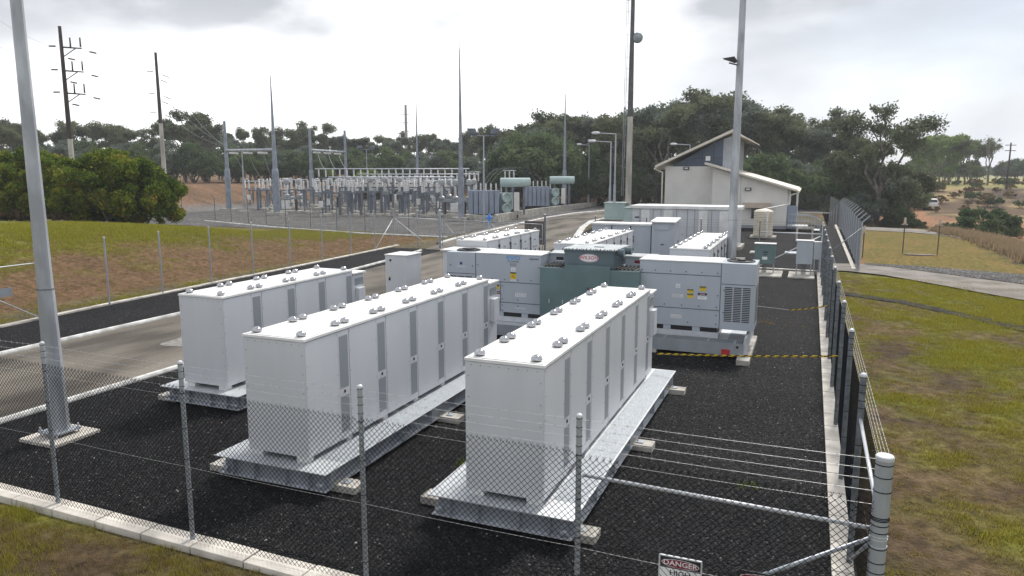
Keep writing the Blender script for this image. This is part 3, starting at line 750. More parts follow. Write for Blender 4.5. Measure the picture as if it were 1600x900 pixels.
# ------------------------------------------------------------------ battery cabinets on skids
def skid(x0, x1, y0, y1, label, walkway=True):
    t = thing('steel_skid', label, 'skid', ((x0 + x1) / 2, (y0 + y1) / 2, 0))
    b = MB(); b.box(x0, x1, y0, y1, 0.405, 0.42); b.build('deck', 'galv_plate', t)
    b = MB(); i = 0.13
    for (a, c) in ((x0 + i, x0 + i + .01), (x1 - i - .01, x1 - i)): b.box(a, c, y0 + i, y1 - i, 0.10, 0.404)
    for (a, c) in ((y0 + i, y0 + i + .01), (y1 - i - .01, y1 - i)): b.box(x0 + i + .011, x1 - i - .011, a, c, 0.10, 0.404)
    b.build('web', 'galv', t)
    b = MB()
    b.box(x0 + .05, x0 + .2, y0 + .05, y1 - .05, 0.085, 0.099); b.box(x1 - .2, x1 - .05, y0 + .05, y1 - .05, 0.085, 0.099)
    b.box(x0 + .201, x1 - .201, y0 + .05, y0 + .2, 0.085, 0.099); b.box(x0 + .201, x1 - .201, y1 - .2, y1 - .05, 0.085, 0.099)
    b.build('flange', 'galv_light', t)
    xw = x1 - x0
    for k in (0.16, 0.36, 0.64, 0.84):
        b = MB(); b.box(x0 + xw * k - .006, x0 + xw * k + .006, y0 + .03, y0 + i - .001, 0.10, 0.404); b.build('stiffener', 'galv', t)
    n = int((y1 - y0) / 1.2)
    for j in range(n + 1):
        y = y0 + .2 + (y1 - y0 - .4) * j / n
        b = MB(); b.box(x1 - i + .001, x1 - .03, y - .006, y + .006, 0.10, 0.404); b.build('stiffener', 'galv', t)
    for xx in (x0 + .1, x1 - .22):
        b = MB(); b.cyl((xx, y0 + .1, 0.17), (xx + .12, y0 + .1, .17), .05, .05, 10); b.build('lifting_lug', 'galv', t)
    if walkway:
        b = MB(); b.box(x1 - .50, x1 - .03, y0 + .55, y1 - .05, .4202, .424); b.build('walkway', 'walkway', t)
    return t
def footing(x, y, lx, ly, label, h=0.13):
    b = MB(); b.box(x - lx / 2, x + lx / 2, y - ly / 2, y + ly / 2, -0.05, h); b.box(x - .07, x + .07, y - .07, y + .07, h, h + .02, 1)
    b.cyl((x - .04, y, h + .02), (x - .04, y, h + .06), .012, .012, 8, True, 1)
    o = b.build('concrete_footing', ['concrete', 'galv'], bevel=0.01); tag(o, label, 'footing', 'concrete footings under the skids'); return o
def vents_row(b, xc, yc, r=0.086, m=0):
    b.lathe((xc, yc, 0), [(r * .72, 0), (r * .72, .018), (r, .02), (r * 1.0, .036), (r * .88, .062), (r * .6, .084), (r * .3, .094), (r * .05, .097)], 14, m)
def battery(x0, x1, y0, nmod, label, zb=0.52, zt=2.55, mod=1.227, ac=True, variant='front', acside=1, top=False):
    y1 = y0 + nmod * mod
    t = thing('battery_container', label, 'battery cabinet', ((x0 + x1) / 2, (y0 + y1) / 2, 0.42))
    b = MB(); b.box(x0 + .012, x1 - .012, y0 + .012, y1, zb + .01, zt - .06); b.build('body', 'white_paint', t)
    # lid
    b = MB(); ztop = zt
    b.box(x0 - .012, x1 + .012, y0 - .015, y1 + .012, zt - .055, zt - .012)
    b.box(x0 + .03, x1 - .03, y0 + .03, y1 - .03, zt - .012, zt)
    for k in range(1, nmod): b.box(x0 + .04, x1 - .04, y0 + k * mod - .004, y0 + k * mod + .004, zt, zt + .004, 0)
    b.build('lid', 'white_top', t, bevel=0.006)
    b = MB()
    b.box(x0 + .006, x1 - .006, y0 + .02, y1 - .02, zt - .067, zt - .0555); b.build('lid_gasket', 'seam', t)
    # front sheet with rivets
    b = MB(); b.box(x0, x1, y0 - .004, y0 + .012, zb, zt - .07)
    for z in np.arange(zb + .15, zt - .1, .32):
        for x in (x0 + .05, x1 - .05): b.cyl((x, y0 - .0045, z), (x, y0 - .010, z), .008, .008, 6, True, 1)
    for x in np.linspace(x0 + .1, x1 - .1, 8): b.cyl((x, y0 - .0045, zt - .11), (x, y0 - .010, zt - .11), .007, .007, 6, True, 1)
    b.build('end_panel', ['white_paint', 'seam'], t)
    for k in range(nmod):
        ya = y0 + k * mod
        for sx, X in ((1, x1), (-1, x0)):
            xa, xb = (X - .011, X + .004) if sx > 0 else (X - .004, X + .011)
            b = MB()
            if variant == 'front' or sx < 0:
                b.box(xa, xb, ya + .012, ya + .90, zb, zt - .075)
                for z in np.arange(zb + .12, zt - .1, .36):
                    for y in (ya + .04, ya + .87): b.cyl((X + sx * .004, y, z), (X + sx * .009, y, z), .007, .007, 6, True, 1)
                b.build('door', ['white_paint', 'seam'], t)
                b = MB(); b.box(xa, xb, ya + .905, ya + mod - .005, zb, zt - .075)
                b.box(X + sx * .004 if sx > 0 else X - .0055, X + .0055 if sx > 0 else X - .004, ya + .93, ya + mod - .04, zb + .93, zt - .16, 1)
                b.box(X + sx * .004 if sx > 0 else X - .0055, X + .0055 if sx > 0 else X - .004, ya + .93, ya + mod - .04, zb + .12, zb + .78, 1)
                b.box(X + .004 if sx > 0 else X - .02, X + .02 if sx > 0 else X - .004, ya + 1.04, ya + 1.07, zb + .84, zb + .89, 2)
                b.build('vent_strip', ['white_paint', 'vent_grey', 'black'], t)
            else:
                b.box(xa, xb, ya + .10, ya + mod - .10, zb, zt - .075)
                b.box(X + .004, X + .03, ya + .02, ya + .09, zb + .1, zt - .25, 3)
                for z in (zt - .35, zt - .95, zb + .3): b.box(X + .004, X + .05, ya + mod - .085, ya + mod - .03, z, z + .09, 2)
                for q in (.35, .55, .75): b.box(X + .004, X + .012, ya + q, ya + q + .06, zt - .75, zt - .70, 2)
                b.box(X + .004, X + .007, ya + .45, ya + .70, zt - .43, zt - .37, 4)
                b.box(X + .004, X + .007, ya + .55, ya + .72, zt - .93, zt - .85, 2)
                b.box(X + .004, X + .007, ya + .55, ya + .72, zt - 1.06, zt - .93, 5)
                for q in (.3, .55): b.box(X + .004, X + .007, ya + q, ya + q + .16, zb + .35, zb + .55, 2)
                b.build('door', ['white_paint', 'seam', 'black', 'vent_grey', 'radiator', 'yellow'], t)
    # seams between modules
    b = MB()
    for k in range(nmod + 1):
        y = y0 + k * mod
        if k > 0: b.box(x1 - .012, x1 + .001, y - .0045, y + .0055, zb, zt - .07)
    b.build('seam_strip', 'seam', t)
    # breather domes
    ys = [y0 + .15]
    for k in range(1, nmod): ys += [y0 + k * mod - .14, y0 + k * mod + .14]
    ys.append(y1 - .15)
    for xx in (x0 + .17, x1 - .17):
        for y in ys:
            b = MB(); vents_row(b, xx, y); b.v = [(p[0], p[1], p[2] + zt) for p in b.v]
            b.build('breather_dome', 'chrome', t, smooth=True)
    # feet
    b = MB()
    for k in range(nmod + 1):
        y = min(max(y0 + k * mod, y0 + .1), y1 - .1)
        for x in (x0 + .16, x1 - .16): b.box(x - .11, x + .11, y - .08, y + .08, 0.421, zb)
    b.build('foot', 'white_top', t)
    b = MB(); b.box(x0 + .18, x1 - .18, y0 + .2, y1 - .2, .4215, zb - .002); b.build('gap_shade', 'seam', t)  # dark block filling the gap between the feet, its shade put into the colour
    if ac:
        b = MB(); b.box(x0 + .08, x1 - .03, y1 + .02, y1 + .62, 0.43, zt - .18); cb = b.build('control_cabinet', 'white_paint', t, bevel=.008)
        b = MB(); b.box(x0 + .04, x1 + .03, y1 + .0125, y1 + .66, zt - .15, zt - .11); b.build('cabinet_roof', 'white_top', t)
        b = MB(); b.box(x0 + .10, x1 - .05, y1 + .04, y1 + .6, zt - .179, zt - .151); b.build('roof_gap', 'black', t)
        b = MB(); b.box(x1 - .029, x1 + .09, y1 + .18, y1 + .5, zt - 1.15, zt - .55); b.build('cooling_unit', 'white_paint', t, bevel=.01)
        b = MB(); b.box(x1 - .029, x1 - .02, y1 + .16, y1 + .58, zt - .48, zt - .28); b.build('cabinet_vent', 'vent_grey', t)
    return t
battery(-4.53, -3.30, 9.36, 6, 'nearest white battery cabinet, at the right foreground, with domes on its bright roof')
skid(-5.08, -2.77, 9.12, 17.55, 'galvanised skid with walkway under the right foreground battery cabinet')
battery(-8.69, -7.44, 9.40, 6, 'white battery cabinet in the middle foreground with grey vent strips on its doors')
skid(-9.22, -6.92, 9.12, 17.55, 'galvanised skid under the middle foreground battery cabinet')
battery(-12.95, -11.71, 12.10, 4, 'shorter white battery cabinet at the left beside the road')
skid(-13.45, -11.2, 11.85, 17.55, 'galvanised skid under the shorter left battery cabinet')
for x, y, l in [(-2.78, 9.5, 'concrete footing block at the front right corner of the nearest skid'), (-5.2, 9.75, 'concrete footing block at the front left corner of the nearest skid'), (-2.72, 13.25, 'concrete footing block halfway along the nearest skid'), (-2.72, 17.1, 'concrete footing block at the far right corner of the nearest skid'),
             (-6.85, 9.6, 'concrete footing block at the front right corner of the middle skid'), (-6.8, 13.3, 'concrete footing block halfway along the middle skid'), (-9.3, 9.5, 'concrete footing block at the front left corner of the middle skid'), (-13.5, 12.2, 'concrete footing block under the left skid')]:
    footing(x, y, 0.52, 0.32, l, 0.12)
# second bank of batteries
battery(-13.15, -11.80, 26.5, 5, 'rear left white battery cabinet with labelled doors behind the fan unit', variant='side', ac=False)
battery(-9.05, -7.60, 26.7, 6, 'rear middle white battery cabinet behind the green transformer', variant='side', ac=False)
battery(-4.55, -3.14, 26.45, 6, 'rear right white battery cabinet with black door handles beside the steel light pole', variant='side', ac=False)
for x0, x1, l in ((-13.7, -11.3, 'rear left'), (-9.6, -7.1, 'rear middle'), (-5.1, -2.7, 'rear right')):
    skid(x0, x1, 25.9, 34.4, 'steel skid under the %s battery cabinet' % l)
def small_cab(name, label, x0, x1, y0, y1, z0, z1, roof=.05, mt='white_paint'):
    t = thing(name, label, 'cabinet', ((x0 + x1) / 2, (y0 + y1) / 2, z0))
    b = MB(); b.box(x0, x1, y0, y1, z0, z1); b.build('body', mt, t, bevel=.008)
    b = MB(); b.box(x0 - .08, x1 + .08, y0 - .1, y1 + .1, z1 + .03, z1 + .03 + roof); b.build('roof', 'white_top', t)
    b = MB(); b.box(x0 + .05, x1 - .05, y0 + .05, y1 - .05, z1 + .001, z1 + .03); b.build('roof_gap', 'black', t)
    b = MB(); b.box(x0 + .08, x1 - .08, y0 - .012, y0 - .001, z0 + .08, z1 - .06); b.box((x0 + x1) / 2 - .03, (x0 + x1) / 2 + .03, y0 - .03, y0 - .012, z1 - .35, z1 - .2, 1)
    b.build('door', [mt, 'black'], t)
    return t
small_cab('control_cabinet', 'low white cabinet with overhanging roof in front of the rear left battery cabinet', -13.1, -11.4, 25.2, 26.2, 0.43, 2.2)
# long cabinet and tall cabinet at the back
t = thing('switch_cabinet', 'long pale cabinet with dark seams behind the rear middle batteries', 'cabinet', (-9.6, 39.5, 0))
b = MB(); b.box(-11.0, -7.75, 39.0, 40.2, 0.2, 2.42); b.build('body', 'grey_paint', t, bevel=.01)
b = MB(); b.box(-11.06, -7.7, 38.93, 40.26, 2.421, 2.52); b.build('roof', 'white_top', t, bevel=.01)
b = MB()
for x in (-9.9, -8.85): b.box(x - .03, x + .03, 38.985, 38.999, .25, 2.40)
b.box(-8.7, -8.66, 38.96, 38.984, 1.5, 1.7); b.build('door_gap', 'black', t)
t = thing('switch_cabinet', 'tall pale cabinet with sloping roof beside the long cabinet at the back', 'cabinet', (-7.1, 39.4, 0))
b = MB(); b.box(-7.65, -6.45, 38.75, 40.3, 0.2, 2.62); b.build('body', 'grey_paint', t, bevel=.01)
b = MB(); b.add([(-7.72, 38.6, 2.63), (-6.38, 38.6, 2.63), (-6.38, 40.4, 2.75), (-7.72, 40.4, 2.75), (-7.72, 38.6, 2.69), (-6.38, 38.6, 2.69), (-6.38, 40.4, 2.82), (-7.72, 40.4, 2.82)], [(0, 3, 2, 1), (4, 5, 6, 7), (0, 1, 5, 4), (1, 2, 6, 5), (2, 3, 7, 6), (3, 0, 4, 7)]); b.build('roof', 'white_top', t)
b = MB(); b.box(-7.5, -6.75, 38.70, 38.749, 2.25, 2.45); b.build('rain_hood', 'grey_paint', t)
b = MB(); b.box(-7.15, -7.0, 38.73, 38.749, 1.45, 1.5); b.box(-6.449, -6.42, 39.9, 40.0, 1.4, 1.6); b.build('latch', 'black', t)
t = thing('guard_rail', 'bent white pipe rail beside the rear right battery cabinet', 'rail', (-5.6, 27, 0.42))
b = MB(); b.tube([(-6.2, 26.2, .43), (-6.2, 26.2, 2.0), (-6.13, 26.2, 2.12), (-6.0, 26.2, 2.18), (-4.8, 26.2, 2.18)], .022, 8); b.build('top_rail', 'galv_light', t, smooth=True)
b = MB(); b.tube([(-5.5, 26.2, .43), (-5.5, 26.2, 2.17)], .018, 8); b.build('upright', 'galv_light', t, smooth=True)
# white box cabinet on the road side
t = thing('white_cabinet', 'lone white square cabinet standing on the road behind the front batteries', 'cabinet', (-17.0, 29.9, 0))
def rbox(b, cx, cy, wx, wy, z0, z1, rz, m=None):
    c, s = math.cos(rz), math.sin(rz); P = [(cx + c * u - s * v, cy + s * u + c * v) for u, v in ((-wx, -wy), (wx, -wy), (wx, wy), (-wx, wy))]
    b.prism(P, z1 - z0, base=z0, m=m)
CZ = R(0)
b = MB(); rbox(b, -15.6, 26.4, .50, .62, 0.0, 1.86, CZ); b.build('body', 'white_paint', t, bevel=.01)
b = MB(); rbox(b, -15.6, 26.4, .53, .65, 1.861, 1.90, CZ); b.build('roof', 'white_top', t, bevel=.006)
b = MB(); b.cyl((-15.85, 25.785, 1.66), (-15.85, 25.765, 1.66), .05, .05, 12); b.box(-15.95, -15.87, 25.765, 25.779, 0.82, 0.94, 0); b.box(-15.955, -15.865, 25.768, 25.779, .955, .99, 1); b.build('lock', ['black', 'yellow'], t)

# ------------------------------------------------------------------ inverter station
def label_plate(t, x, y, z, w, h, kind):
    b = MB(); _label(b, x, y, z, w, h, kind); b.build('warning_label', LM, t)
def _label(b, x, y, z, w, h, kind):
    # b materials: 0 white, 1 black, 2 yellow, 3 maroon, 4 grey text, 5 blue
    U, V_ = (1, 0, 0), (0, 0, 1); d = .004
    if kind == 'danger':
        b.box(x - w / 2, x + w / 2, y - d, y, z - h / 2, z + h / 2, 0)
        b.box(x - w / 2, x + w / 2, y - d - .002, y - d - .0002, z + h * .12, z + h / 2, 1)
        b.ellipse((x, y - d - .003, z + h * .31), U, V_, w * .4, h * .13, 20, 3)
        b.text('DANGER', (x, y - d - .004, z + h * .31), U, V_, h * .2, 0)
        b.text('HAZARDOUS VOLTAGE', (x, y - d - .001, z), U, V_, h * .13, 1); b.text('KEEP OUT', (x, y - d - .001, z - h * .22), U, V_, h * .16, 1)
    elif kind == 'caution':
        b.box(x - w / 2, x + w / 2, y - d, y, z - h / 2, z + h / 2, 2)
        b.box(x - w / 2, x + w / 2, y - d - .002, y - d - .0002, z + h * .2, z + h / 2, 1)
        b.text('WARNING', (x, y - d - .003, z + h * .35), U, V_, h * .2, 2); b.text('RISK OF SHOCK', (x, y - d - .001, z), U, V_, h * .14, 1)
    elif kind == 'yellow':
        b.box(x - w / 2, x + w / 2, y - d, y, z - h / 2, z + h / 2, 2)
        b.box(x - w / 2, x + w / 2, y - d - .002, y - d - .0002, z + h * .32, z + h / 2, 1)
        U2 = [(x - w * .3, y - d - .001, z - h * .25), (x + w * .3, y - d - .001, z - h * .25), (x, y - d - .001, z + h * .22)]
        b.add(U2, [(0, 1, 2)], 1); b.add([(x - w * .2, y - d - .002, z - h * .2), (x + w * .2, y - d - .002, z - h * .2), (x, y - d - .002, z + h * .12)], [(0, 1, 2)], 2)
    elif kind == 'white':
        b.box(x - w / 2, x + w / 2, y - d, y, z - h / 2, z + h / 2, 0)
        b.box(x - w * .2, x - w * .08, y - d - .002, y - d - .0002, z - h * .25, z, 1); b.box(x + w * .12, x + w * .24, y - d - .002, y - d - .0002, z - h * .25, z, 1)
        b.box(x - w * .35, x + w * .35, y - d - .002, y - d - .0002, z + h * .25, z + h * .3, 4)
    elif kind == 'table':
        b.box(x - w / 2, x + w / 2, y - d, y, z - h / 2, z + h / 2, 0)
        for i in range(5): xx = x - w / 2 + w * (i + .6) / 5.2; b.box(xx - .004, xx + .004, y - d - .002, y - d - .0002, z - h * .4, z + h * .3, 4)
        for i in range(3): zz = z - h * .3 + i * h * .27; b.box(x - w * .45, x + w * .45, y - d - .0035, y - d - .0021, zz - .004, zz + .004, 4)
        b.box(x - w / 2, x + w / 2, y - d - .002, y - d - .0002, z + h * .45, z + h / 2, 1)
    elif kind == 'strip':
        b.text('TRANSFORMER', (x, y - .002, z), U, V_, h, 0)
LM = ['white_sign', 'text_black', 'yellow', 'maroon', 'text_grey', 'blue_logo', 'navy']
def louvre(b, x0, x1, y, z0, z1, cols, rows, axis='x'):
    for c in range(cols):
        a = x0 + (x1 - x0) * (c + .07) / cols; e = x0 + (x1 - x0) * (c + .93) / cols
        for r_ in range(rows):
            z = z0 + (z1 - z0) * (r_ + .5) / rows; hh = (z1 - z0) / rows * .28
            if axis == 'x': b.box(a, e, y - .003, y - .0005, z - hh, z + hh, 1)
            else: b.box(y + .0005, y + .003, a, e, z - hh, z + hh, 1)
sk = skid(-11.6, -1.45, 20.95, 24.05, 'long galvanised skid with grated walkway under the inverters and transformer')
b = MB(); b.box(-4.35, -1.5, 21.0, 21.5, .4203, .4265, 1)
for i in range(60):
    x = -4.3 + i * .0465
    b.box(x, x + .02, 21.03, 21.44, .427, .44)
for x in (-3.7, -2.45, -1.72): b.box(x - .03, x + .03, 21.02, 21.45, .427, .445)
b.build('grating', ['galv', 'seam'], sk)
b = MB(); b.box(-11.6, -1.45, 20.925, 20.949, .1, .45); b.build('side_beam', 'galv', sk)
b = MB(); b.box(-1.449, -1.38, 20.95, 24.05, .1, .62); b.build('end_beam', 'galv_light', sk)
b = MB(); b.box(-2.05, -1.82, 20.90, 20.924, .12, .27); b.build('reflector', 'red', sk)
b = MB(); b.cyl((-1.62, 20.88, .36), (-1.62, 20.924, .36), .035, .035, 10); b.build('shackle_eye', 'black', sk)
footing(-1.42, 22.0, 0.34, 3.4, 'long concrete footing beam under the end of the inverter skid', 0.14)
footing(-4.1, 21.1, 0.4, 0.4, 'concrete footing under the middle of the inverter skid', 0.10)
def inv_unit(name, label, x0, x1, y0, y1, z0, z1, fx0, fx1):
    t = thing(name, label, 'inverter', ((x0 + x1) / 2, (y0 + y1) / 2, .45))
    b = MB(); b.box(x0, x1, y0, y1, z0, z1 - .04); b.build('body', 'grey_paint', t, bevel=.01)
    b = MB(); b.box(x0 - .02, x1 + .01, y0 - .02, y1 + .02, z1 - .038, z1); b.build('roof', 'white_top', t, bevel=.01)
    b = MB(); b.box(x0 + .05, x1 - .05, y0 + .05, y1 - .05, .60, z0 - .002); b.build('plinth', 'black', t)
    b = MB(); b.box(x0 + .02, x1 - .02, y0 + .03, y1 - .05, .43, .599); b.build('base_beam', 'galv_light', t)
    for x in (x0 + .75, x0 + 1.6):
        b = MB(); b.box(x, x + .22, y0 + .022, y0 + .0295, .60, z0 - .003); b.build('fork_pocket', 'grey_paint', t)
    f = MB(); f.box(fx0, fx1, y0 + .0, y1, z0 - .02, z1 - .02); fh = f.build('fan_housing', 'grey_paint', t, bevel=.01)
    f = MB(); cx = (fx0 + fx1) / 2; cyy = (y0 + y1) / 2
    f.lathe((cx, cyy, z1 - .02), [(.40, 0), (.40, .03), (.36, .035), (.34, .01)], 24)
    for k in range(10):
        a = 2 * PI * k / 10; f.cyl((cx, cyy, z1 + .04), (cx + .39 * math.cos(a), cyy + .39 * math.sin(a), z1 + .02), .006, .006, 5)
    for r_ in (.12, .22, .32):
        f.tube([(cx + r_ * math.cos(2 * PI * k / 20), cyy + r_ * math.sin(2 * PI * k / 20), z1 + .04) for k in range(21)], .006, 4)
    f.lathe((cx, cyy, z1 - .01), [(.12, 0), (.12, .06), (.08, .07)], 12)
    f.build('fan_grille', 'black', t)
    return t, fh
# right unit
t, fh = inv_unit('inverter', 'right hand grey inverter with louvred fan box and warning labels', -4.57, -2.21, 21.5, 22.72, .74, 2.68, -2.20, -1.24)
Y = 21.5
b = MB()
for (x0_, x1_, z0_, z1_) in ((-4.55, -2.23, 2.28, 2.62), (-4.55, -2.23, 1.28, 2.265), (-4.55, -2.23, .76, 1.265)):
    pass
b.box(-4.56, -2.22, Y - .004, Y - .0005, 2.258, 2.280); b.box(-4.56, -2.22, Y - .004, Y - .0005, 1.254, 1.276)
b.box(-2.212, -2.198, Y - .005, Y - .0003, .74, 2.66); b.box(-2.19, -1.25, Y - .004, Y - .0005, 2.041, 2.061)
b.build('panel_seam', 'seam', t)
b = MB()
for z, xs_ in ((2.36, (-4.5, -4.1, -3.65, -3.2, -2.75, -2.3)), (1.36, (-4.5, -3.8, -3.3, -2.8, -2.3)), (.86, (-4.3, -3.1, -2.3)), (1.7, (-2.28, -4.5)), (1.12, (-2.3,))):
    for x in xs_: b.cyl((x, Y - .0005, z), (x, Y - .02, z), .016, .016, 8)
for z in (1.87, 1.22): b.cyl((-2.1, Y - .0005, z), (-2.1, Y - .02, z), .016, .016, 8)
b.build('latch', 'black', t)
b = MB(); louvre(b, -2.1, -1.36, Y, .95, 1.98, 3, 20); b.build('louvre', ['grey_paint', 'black'], t)
b = MB(); louvre(b, 21.6, 22.6, -1.24, .9, 2.0, 3, 20, 'y'); b.build('louvre', ['grey_paint', 'black'], t)
yy = Y - .0005
label_plate(t, -3.42, yy, 1.93, .13, .12, 'white'); label_plate(t, -3.42, yy, 1.64, .30, .12, 'table'); label_plate(t, -3.45, yy, 1.02, .32, .13, 'table')
label_plate(t, -3.06, yy, 1.79, .17, .11, 'caution'); label_plate(t, -3.06, yy, 1.65, .17, .13, 'caution'); label_plate(t, -2.70, yy, 1.88, .18, .14, 'caution'); label_plate(t, -2.71, yy, 1.66, .26, .19, 'danger')
# left unit
t, fh = inv_unit('inverter', 'left hand grey inverter with the blue logo and yellow warning plate', -9.98, -7.72, 21.5, 22.72, .74, 2.66, -11.05, -10.0)
b = MB()
b.box(-9.97, -7.73, Y - .004, Y - .0005, 1.716, 1.739); b.box(-9.97, -7.73, Y - .004, Y - .0005, 1.051, 1.074)
b.box(-9.12, -9.10, Y - .005, Y - .0003, .76, 1.719); b.box(-9.995, -9.981, Y - .005, Y - .0003, .74, 2.62); b.box(-11.04, -10.0, Y - .004, Y - .0005, 1.926, 1.946)
b.build('panel_seam', 'seam', t)
b = MB()
for z, xs_ in ((1.82, (-9.9, -9.4, -8.95, -8.5, -8.05)), (2.25, (-9.9, -7.78)), (1.60, (-9.04, -9.18)), (1.17, (-9.04, -9.18, -8.5)), (.97, (-9.04, -9.18, -8.5)), (.80, (-9.04, -9.18))):
    for x in xs_: b.cyl((x, Y - .0005, z), (x, Y - .02, z), .016, .016, 8)
for x in (-10.9, -10.1): b.cyl((x, Y - .0005, 2.2), (x, Y - .02, 2.2), .016, .016, 8)
b.build('latch', 'black', t)
b = MB(); louvre(b, -10.95, -10.1, Y, 1.2, 1.86, 3, 12); b.build('louvre', ['grey_paint', 'black'], t)
b = MB(); U, V3 = (1, 0, 0), (0, 0, 1)
b.text('EVO', (-8.66, Y - .003, 2.52), U, V3, .17, 5, stretch=1.5); b.text('P O W E R', (-8.66, Y - .003, 2.405), U, V3, .085, 1)
b.box(-8.78, -8.56, Y - .003, Y - .0005, 2.25, 2.36, 4)
label_plate(t, -8.66, yy, 2.15, .15, .13, 'white'); label_plate(t, -8.66, yy, 1.95, .20, .22, 'yellow'); label_plate(t, -8.66, yy, 1.80, .18, .06, 'white')
b.text('ingeteam', (-7.95, Y - .003, 2.52), U, V3, .09, 1)
label_plate(t, -9.23, yy, 1.56, .16, .15, 'caution'); label_plate(t, -9.22, yy, 1.30, .2, .24, 'danger'); label_plate(t, -8.40, yy, 1.35, .38, .15, 'table')
b.text('TRANSFORMER', (-8.42, Y - .003, .90), U, V3, .055, 0); 
b.ellipse((-10.52, Y - .003, 2.27), U, V3, .05, .05, 16, 6); b.text('INVERTERS', (-10.52, Y - .003, 2.16), U, V3, .065, 0)
b.build('lettering', LM, t)

# transformer
t = thing('transformer', 'dark green transformer between the two grey inverters with an oval maker badge', 'transformer', (-6.1, 22, .45))
b = MB(); b.box(-7.62, -4.52, 21.12, 22.3, .46, 2.33); 
b.build('cabinet', 'green_paint', t, bevel=.012)
for xa_, xb_ in ((-7.55, -6.87), (-5.3, -4.6)):
    b = MB(); b.box(xa_, xb_, 21.2, 22.2, 2.331, 2.345)
    for k in range(5): b.box(xa_ + .05 + k * .12, xa_ + .1 + k * .12, 21.25, 22.1, 2.345, 2.385, 0)
    b.build('radiator_top', 'black', t)
b = MB(); b.box(-6.80, -5.38, 21.10, 21.119, .5, 2.45); b.build('front_sheet', 'green_paint', t)
b = MB(); b.box(-6.86, -5.32, 21.25, 22.9, 2.34, 2.90); b.build('tank', 'green_dark', t, bevel=.012)
b = MB(); b.box(-6.93, -5.25, 21.16, 23.0, 2.901, 2.93)
for i in range(16): b.box(-6.9 + i * .108, -6.87 + i * .108, 21.15, 21.159, 2.88, 2.945, 1)
for i in range(12): b.cyl((-6.88 + i * .145, 21.22, 2.93), (-6.88 + i * .145, 21.22, 2.955), .014, .014, 6, True, 1)
b.box(-6.1, -5.8, 21.9, 22.0, 2.931, 2.95, 1)
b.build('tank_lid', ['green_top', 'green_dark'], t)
for (x, y) in ((-6.95, 21.9), (-6.75, 22.6), (-5.18, 21.6), (-5.1, 22.3)):
    b = MB(); b.cyl((x - .1, y, 2.82), (x + .1, y, 2.82), .12, .12, 16); b.cyl((x - .12, y, 2.82), (x - .1, y, 2.82), .06, .06, 12); b.build('bushing_housing', 'green_dark', t, smooth=False)
for x0_, x1_, l in ((-7.75, -6.92, 0), (-5.2, -4.35, 1)):
    b = MB(); b.box(x0_, x1_, 22.31, 23.1, 1.6, 2.62); o = b.build('cable_box', 'grey_paint', t, bevel=.01)
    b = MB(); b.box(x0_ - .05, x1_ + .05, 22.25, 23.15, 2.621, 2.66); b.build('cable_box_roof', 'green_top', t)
    b = MB(); xm = (x0_ + x1_) / 2; b.box(xm - .14, xm + .1, 22.295, 22.309, 2.43, 2.53, 1 if l == 0 else 3); b.box(xm - .14, xm + .1, 22.295, 22.309, 2.40, 2.4299, 0); b.build('warning_label', LM, t)
b = MB()
b.ellipse((-6.08, 21.245, 2.66), U, V3, .30, .125, 32, 0); b.ellipse((-6.08, 21.243, 2.66), U, V3, .285, .113, 32, 1); b.ellipse((-6.08, 21.242, 2.66), U, V3, .275, .105, 32, 0)
b.text('WILSON', (-6.08, 21.240, 2.665), U, V3, .145, 1, stretch=1.05)
b.build('maker_badge', ['white_sign', 'red'], t)
label_plate(t, -5.93, 21.099, 1.66, .30, .24, 'danger')
b = MB()
for x in (-7.3, -6.86, -6.42, -5.98): b.box(x - .012, x + .012, 21.085, 21.0995 if x > -6.8 else 21.119, 1.22, 1.34)
b.build('handle', 'galv_light', t)
# striped barrier poles
def tape(label, p0, p1, n, r=.022):
    b = MB(); p0 = Vector(p0); p1 = Vector(p1)
    for i in range(n):
        b.m = i % 2; b.cyl(p0.lerp(p1, i / n), p0.lerp(p1, (i + 1) / n), r, r, 8)
    o = b.build('barrier_tape', ['yellow', 'text_black']); tag(o, label, 'tape', 'yellow and black barrier tapes'); return o
def tape_tw(label, p0, p1, w=.022, turns=26, sag=.03):
    b = MB(); p0 = Vector(p0); p1 = Vector(p1); d = (p1 - p0); L = d.length; d.normalize(); side = d.cross(Vector((0, 0, 1))).normalized(); up = Vector((0, 0, 1)); K = 8
    N = int(L / .025); vs = []; fs = []; ms = []
    for i in range(N + 1):
        t = i / N; c = p0.lerp(p1, t); c.z -= sag * 4 * t * (1 - t)
        for k in range(K):
            a = 2 * PI * k / K; vs.append(c + side * (w * .3 * math.cos(a)) + up * (w * math.sin(a)))
    for i in range(N):
        for k in range(K):
            b.add([], [], 0); fs.append((i * K + k, i * K + (k + 1) % K, (i + 1) * K + (k + 1) % K, (i + 1) * K + k)); ms.append(1 if ((i + k * 1.6) % 8) < 4 else 0)
    b.v = vs; b.f = fs; b.mi = ms
    o = b.build('barrier_tape', ['yellow', 'text_black']); tag(o, label, 'tape', 'yellow and black barrier tapes'); return o
tape_tw('yellow and black striped tape from the nearest battery cabinet to the right fence', (-3.22, 17.35, .86), (0.75, 16.1, 1.47))
tape_tw('shorter striped tape further back between the inverter and the right fence', (-.35, 23.8, 1.02), (0.75, 23.3, 1.32), .02)
tape_tw('striped tape low between the middle battery cabinet and the green transformer', (-7.4, 19.9, .42), (-4.9, 19.2, .42), .028)
b = MB(); b.cyl((-1.24, 22.2, 1.35), (-.35, 23.8, 1.02), .008, .008, 5); tag(b.build('rope', 'wire_pale'), 'grey rope tied from the inverter to the far barrier tape', 'rope')

